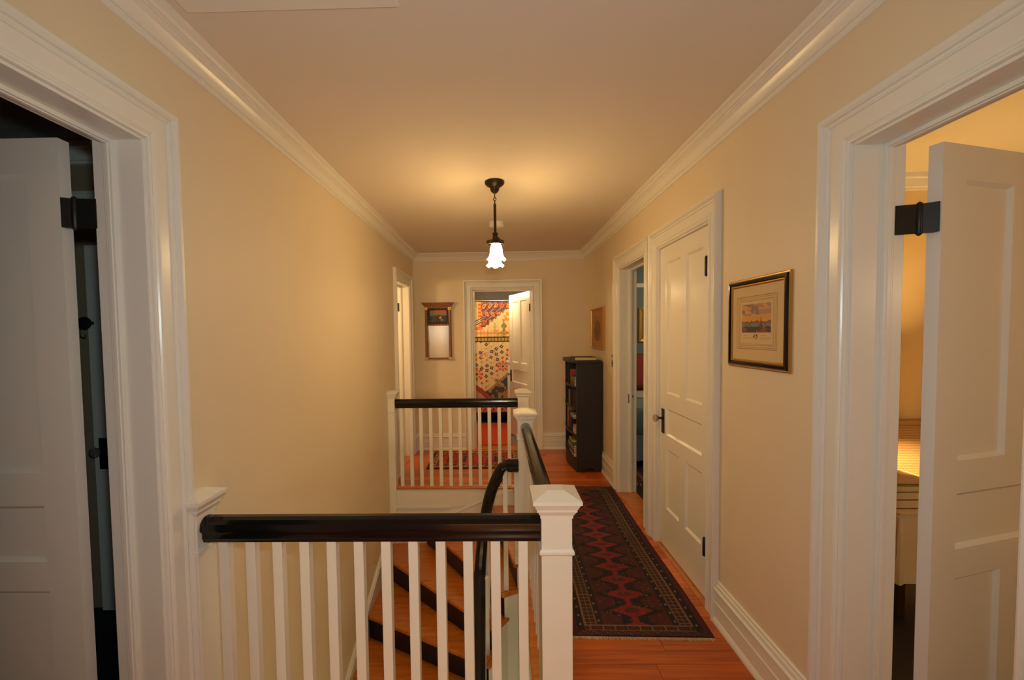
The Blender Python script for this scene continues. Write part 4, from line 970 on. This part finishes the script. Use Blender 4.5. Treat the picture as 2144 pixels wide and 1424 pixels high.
def pillow(name, cx, cy, cz, sx, sy, sz, tilt, m, label):
    n = 18; rings = []
    bb = MB(); V = []
    for i in range(n+1):
        for s in (1,):
            pass
    rows = []
    for i in range(n+1):
        a = -1 + 2*i/n; row = []
        for k in range(n+1):
            c_ = -1 + 2*k/n; hgt = ((1-abs(a)**3)*(1-abs(c_)**3))**0.5
            row.append((a*sx*(1-0.05*c_*c_), hgt*sy, c_*sz*(1-0.05*a*a)))
        rows.append(row)
    back = [[(p[0], -p[1], p[2]) for p in r_] for r_ in rows]
    bb.loft(rows, False); bb.loft(back, False)
    o = bb.build(name, m, None, smooth=True); o.location = (cx, cy, cz); o.rotation_euler = (R(tilt), 0, 0); tag(o, label, 'pillow'); return o
pillow('red_pillow', 2.02, 6.32, 0.925, 0.34, 0.085, 0.25, -14, mat('red_pillow_cloth', (0.28, 0.04, 0.022), 0.9, bump=0.3, bscale=200), 'large rust red pillow leaning on the bed headboard')
p3 = empty('framed_picture', (2.36, 6.60, 1.60)); tag(p3, 'gold framed picture on the teal bedroom wall', 'picture')
f3 = lambda a, b_, h: (a, -h, b_)
frame_sweep([(0, 0), (0, 0.02), (0.02, 0.03), (0.05, 0.02), (0.06, 0.01), (0.06, 0)])(0.23, 0.26, f3).build('frame', GOLD, p3)
MB().box(-0.18, 0.18, -0.008, 0, -0.21, 0.21).build('canvas', mat('amber_canvas', (0.30, 0.12, 0.03), 0.6, var=0.5, vscale=14), p3)
brug = empty('bedroom_rug', (0, 0, 0)); tag(brug, 'dark red rug with cream fringe on the bedroom floor', 'rug')
def brug_col(u, v):
    P = Paint(len(u), (96, 34, 26)); P.put(np.sin(u*40)*np.sin(v*40) > 0.5, (50, 26, 26)); e = np.minimum(np.minimum(u, 1-u), np.minimum(v, 1-v)); P.put((e < 0.08) & (e > 0.05), (120, 80, 56)); return P.out()
grid_print('pile', RUGM, brug, 70, 50, lambda u, v: (1.36+u*1.4, 4.22+v*0.5, 0.008+0*u), brug_col)
MB().box(1.36, 2.76, 4.22, 4.72, 0.001, 0.0072).build('backing', MATS['rug_back'], brug)
fb = MB()
for i in range(60):
    x = 1.36 + 1.4*i/60
    d_ = random.uniform(-0.02, 0.02); l = random.uniform(0.05, 0.08)
    fb._q([(x-0.004, 4.222, 0.006), (x+0.004, 4.222, 0.006), (x+0.003+d_, 4.222-l, 0.003), (x-0.003+d_, 4.222-l, 0.003)])
    if i < 22: fb._q([(1.362, 4.22+0.022*i, 0.006), (1.362, 4.228+0.022*i, 0.006), (1.362-l*0.8, 4.226+0.022*i+d_, 0.003), (1.362-l*0.8, 4.221+0.022*i+d_, 0.003)])
tag(fb.build('fringe', FRINGE, brug), kind='stuff')

# ------------------------------------------------------------------ room on the near right (lamp lit)
S(MB().box(X2, 3.9, 3.00, 3.05, -0.05, ZC).build('wall_guest_far', YELW), 'lamp lit yellow wall of the near right room', 'wall')
S(MB().box(3.9, 3.95, -0.6, 3.05, -0.05, ZC).build('wall_guest_right', YELW), 'yellow side wall of the near right room', 'wall')
S(MB().box(X2, 3.9, -0.65, -0.6, -0.05, ZC).build('wall_guest_near', YELW), 'yellow rear wall of the near right room', 'wall')
S(MB().box(X2, 3.95, -0.65, 3.05, ZC, ZC+0.05).build('ceiling', mat('guest_ceiling', (0.80, 0.70, 0.5), 0.7)), 'lamp lit ceiling of the near right room', 'ceiling')
S(MB().box(XR+0.02, 3.95, -0.65, 3.05, -0.07, -0.001).build('floor', NAVY), 'very dark floor of the near right room', 'floor')
def room_crown(name, lab, x0, x1, y0, y1, z):
    bb = MB()
    for (d, za, zb_) in ((0.02, z-0.10, z-0.085), (0.035, z-0.085, z-0.03), (0.07, z-0.03, z)):
        bb.box(x0, x1, y1-d, y1, za, zb_).box(x1-d, x1, y0, y1, za, zb_).box(x0, x1, y0, y0+d, za, zb_)
    return S(bb.build(name, TRIM), lab, 'crown moulding')
room_crown('trim_20', 'white crown moulding in the near right room', X2, 3.9, -0.6, 3.0, ZC)
hb = empty('headboard', (0, 0, 0)); tag(hb, 'woven tan headboard below the lamp light in the near right room', 'headboard')
WEAVE = bpy.data.materials.new('woven_cane'); WEAVE.use_nodes = True
_n = WEAVE.node_tree; _b = _n.nodes['Principled BSDF']; _w = _n.nodes.new('ShaderNodeTexWave'); _w.bands_direction = 'Z'; _w.inputs['Scale'].default_value = 28; _w.inputs['Distortion'].default_value = 1.5; _g = _n.nodes.new('ShaderNodeNewGeometry'); _n.links.new(_g.outputs['Position'], _w.inputs['Vector'])
_m = _n.nodes.new('ShaderNodeMix'); _m.data_type = 'RGBA'; _m.inputs['A'].default_value = (0.20, 0.11, 0.04, 1); _m.inputs['B'].default_value = (0.46, 0.30, 0.13, 1); _n.links.new(_w.outputs['Fac'], _m.inputs['Factor']); _n.links.new(_m.outputs['Result'], _b.inputs['Base Color']); _b.inputs['Roughness'].default_value = 0.8
MB().box(2.20, 3.75, 2.90, 2.95, 0.02, 0.86).build('cane_panel', WEAVE, hb); MB().box(2.19, 3.76, 2.885, 2.965, 0.86, 0.885).box(2.17, 2.20, 2.885, 2.965, 0.0, 0.885).build('frame', mat('cane_frame', (0.34, 0.2, 0.08), 0.5), hb, bevel=0.003)
nt_ = empty('nightstand', (0, 0, 0)); tag(nt_, 'nightstand draped with a cream cloth in the near right room', 'nightstand')
MB().box(2.02, 2.72, 2.18, 2.56, 0.54, 0.565).box(2.05, 2.09, 2.21, 2.25, 0, 0.54).box(2.65, 2.69, 2.21, 2.25, 0, 0.54).box(2.05, 2.09, 2.49, 2.53, 0, 0.54).box(2.65, 2.69, 2.49, 2.53, 0, 0.54).build('table', DARKFLOOR, nt_, bevel=0.003)
LIN = mat('cream_tablecloth', (0.66, 0.52, 0.32), 0.9, bump=0.2, bscale=60)
def cl_ring(g_, z, amp): 
    p = rrect(2.02-g_, 2.72+g_, 2.18-g_, 2.56+g_, 0.03, 6); return [(x + amp*math.sin(i*1.7), y + amp*math.cos(i*1.9), z) for i, (x, y) in enumerate(p)]
MB().loft([cl_ring(-0.02, 0.569, 0), cl_ring(0.006, 0.567, 0), cl_ring(0.012, 0.54, 0.002), cl_ring(0.02, 0.38, 0.007), cl_ring(0.03, 0.21, 0.012)], True, False).build('cloth_skirt', LIN, nt_, smooth=True)
MB().prism(rrect(2.0, 2.74, 2.16, 2.58, 0.03), 0.567, 0.5705).build('cloth_top', LIN, nt_)
z = 0.571
for lab, c, t, s_ in (('large brown book at the bottom of the nightstand stack', (84, 56, 34), 0.045, 0.25), ('olive patterned book second in the nightstand stack', (120, 104, 52), 0.040, 0.23), ('yellow green book third in the nightstand stack', (150, 150, 60), 0.030, 0.22)):
    book(lab, c, (2.03, 2.22+s_, z+0.0005), (0.24, t, s_), (R(90), 0, 0), 'books on the nightstand'); z += t+0.001
o = MB().extr([(0, 0), (0.20, 0), (0.20, 0.02), (0.10, 0.05), (0.02, 0.06)], lambda p, q: (2.05+p[0], q, z+p[1]), 2.24, 2.42).build('folded_cloth', mat('peach_cloth', (0.7, 0.42, 0.2), 0.9), bevel=0.008); tag(o, 'folded peach cloth on the nightstand books', 'cloth')
tl = empty('table_lamp', (2.58, 2.44, 0.5708)); tag(tl, 'lit table lamp on the nightstand behind the open door', 'lamp')
MB().lathe([(0.07, 0), (0.07, 0.012), (0.03, 0.03), (0.045, 0.10), (0.05, 0.16), (0.02, 0.22), (0.012, 0.27)], (0, 0, 0), 24, None, 'z', True).build('base', BRASS, tl, smooth=True)
MB().lathe([(0.15, 0.27), (0.152, 0.272), (0.10, 0.47), (0.098, 0.47), (0.15, 0.272)], (0, 0, 0), 32).build('lamp_shade', mat('lit_shade', (0.8, 0.6, 0.3), 0.9, emit=(1.0, 0.55, 0.16), estr=2.5), tl, smooth=True)
MB().lathe([(0.0005, 0.30), (0.02, 0.31), (0.03, 0.34), (0.02, 0.375), (0.0005, 0.385)], (0, 0, 0), 16).build('bulb', mat('lit_bulb', (1, 1, 1), 0.5, emit=(1.0, 0.64, 0.25), estr=1700.0), tl, smooth=True)

# ------------------------------------------------------------------ room on the near left (dark)
X1 = XL-TH
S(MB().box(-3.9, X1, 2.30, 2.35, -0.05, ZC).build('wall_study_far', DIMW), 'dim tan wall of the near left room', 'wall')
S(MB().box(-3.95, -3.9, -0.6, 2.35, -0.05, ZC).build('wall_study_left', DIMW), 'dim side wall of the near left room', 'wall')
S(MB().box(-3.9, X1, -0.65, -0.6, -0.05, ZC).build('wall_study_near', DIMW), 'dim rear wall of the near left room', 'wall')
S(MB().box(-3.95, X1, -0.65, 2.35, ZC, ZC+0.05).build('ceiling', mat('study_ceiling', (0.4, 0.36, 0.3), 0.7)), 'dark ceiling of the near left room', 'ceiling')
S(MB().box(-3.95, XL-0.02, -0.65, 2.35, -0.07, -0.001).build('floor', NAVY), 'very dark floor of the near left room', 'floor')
bb = MB()
for (d, za, zb_) in ((0.02, ZC-0.10, ZC-0.085), (0.035, ZC-0.085, ZC-0.03), (0.07, ZC-0.03, ZC)): bb.box(-3.9, X1, 2.30-d, 2.30, za, zb_)
S(bb.build('trim_21', TRIM), 'crown moulding in the dark near left room', 'crown moulding')
d6 = door('door_6', 'closed door with glass knob inside the dark near left room', 0.70, 1.985, (-1.49, 2.275, 0.012), R(180), knobs=(1,))
b = MB(); b.box(-3.9, X1, 2.275, 2.30, 2.22, 2.28).box(-3.9, X1, 2.265, 2.30, 2.27, 2.285)
S(b.build('trim_22', TRIM, bevel=0.003), 'picture rail inside the dark near left room', 'picture rail')
hk = empty('robe_hook', (-2.165, 2.2565, 1.585)); tag(hk, 'round black knob hook with dangling wire in the left room', 'hook')
MB().lathe([(0.010, 0), (0.010, -0.03), (0.03, -0.034), (0.034, -0.045), (0.028, -0.058), (0.0005, -0.062)], (0, 0, 0), 20, None, 'y', True).build('knob', IRON, hk, smooth=True)
MB().tube([(-0.01, -0.02, -0.01), (-0.035, -0.03, -0.03), (-0.04, -0.03, -0.07), (-0.015, -0.03, -0.08), (-0.012, -0.03, -0.06)], 0.0025, 6).build('wire', IRON, hk)
# small room beyond the far left doorway
S(MB().box(-2.6, X1, 5.9, 5.95, -0.05, ZC).build('wall_closet_far', WALL), 'wall inside the far left doorway', 'wall')
S(MB().box(-2.65, -2.6, 4.1, 5.95, -0.05, ZC).build('wall_closet_left', WALL), 'side wall inside the far left doorway', 'wall')
S(MB().box(-2.6, X1, 4.1, 4.15, -0.05, ZC).build('wall_closet_near', WALL), 'near wall inside the far left doorway', 'wall')
S(MB().box(-2.65, X1, 4.1, 5.95, ZC, ZC+0.05).build('ceiling', CEIL), 'ceiling inside the far left doorway', 'ceiling')
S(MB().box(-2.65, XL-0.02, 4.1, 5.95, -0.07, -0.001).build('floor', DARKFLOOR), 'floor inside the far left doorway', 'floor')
# book labels become parts of the boxed set
for o in [o for o in sc.objects if o.name.startswith('label')]:
    tgt = [q for q in sc.objects if q.get('label', '').startswith('black boxed set')][0]
    world_child(o, tgt)

# ------------------------------------------------------------------ room behind the camera (its lit lamp shines through the doorway)
S(MB().box(-2.4, 2.4, -4.55, -4.5, -0.05, ZC).build('wall_rear', WALL), 'rear wall of the room behind the doorway', 'wall')
S(MB().box(-2.45, -2.4, -4.5, -0.75, -0.05, ZC).box(-2.45, XL-TH, -0.75, -0.70, -0.05, ZC).build('wall_rear_left', WALL), 'left wall of the room behind the doorway', 'wall')
S(MB().box(2.4, 2.45, -4.5, -0.75, -0.05, ZC).box(XR+TH, 2.45, -0.75, -0.70, -0.05, ZC).build('wall_rear_right', WALL), 'right wall of the room behind the doorway', 'wall')
S(MB().box(-2.45, 2.45, -4.55, -0.75, ZC, ZC+0.05).build('ceiling', CEIL), 'ceiling of the room behind the doorway', 'ceiling')
S(MB().box(-2.45, 2.45, -4.55, -0.60, -0.06, -0.002).build('floor', FLOORW), 'wooden floor of the room behind the doorway', 'floor')
gl = empty('floor_lamp', (0.15, -3.3, 0.0)); tag(gl, 'lit globe floor lamp in the room behind the doorway', 'lamp')
MB().lathe([(0.16, 0.0), (0.16, 0.015), (0.03, 0.03), (0.012, 0.05), (0.012, 1.42), (0.05, 1.44)], (0, 0, 0), 24, None, 'z', True).build('stand', BRONZE, gl, smooth=True)
MB().lathe([(0.05, 1.44), (0.13, 1.48), (0.19, 1.56), (0.20, 1.64), (0.19, 1.72), (0.13, 1.80), (0.05, 1.84), (0.0005, 1.845)], (0, 0, 0), 32).build('globe', mat('lit_globe', (0.9, 0.8, 0.6), 0.4, emit=(1.0, 0.74, 0.42), estr=92.0), gl, smooth=True)
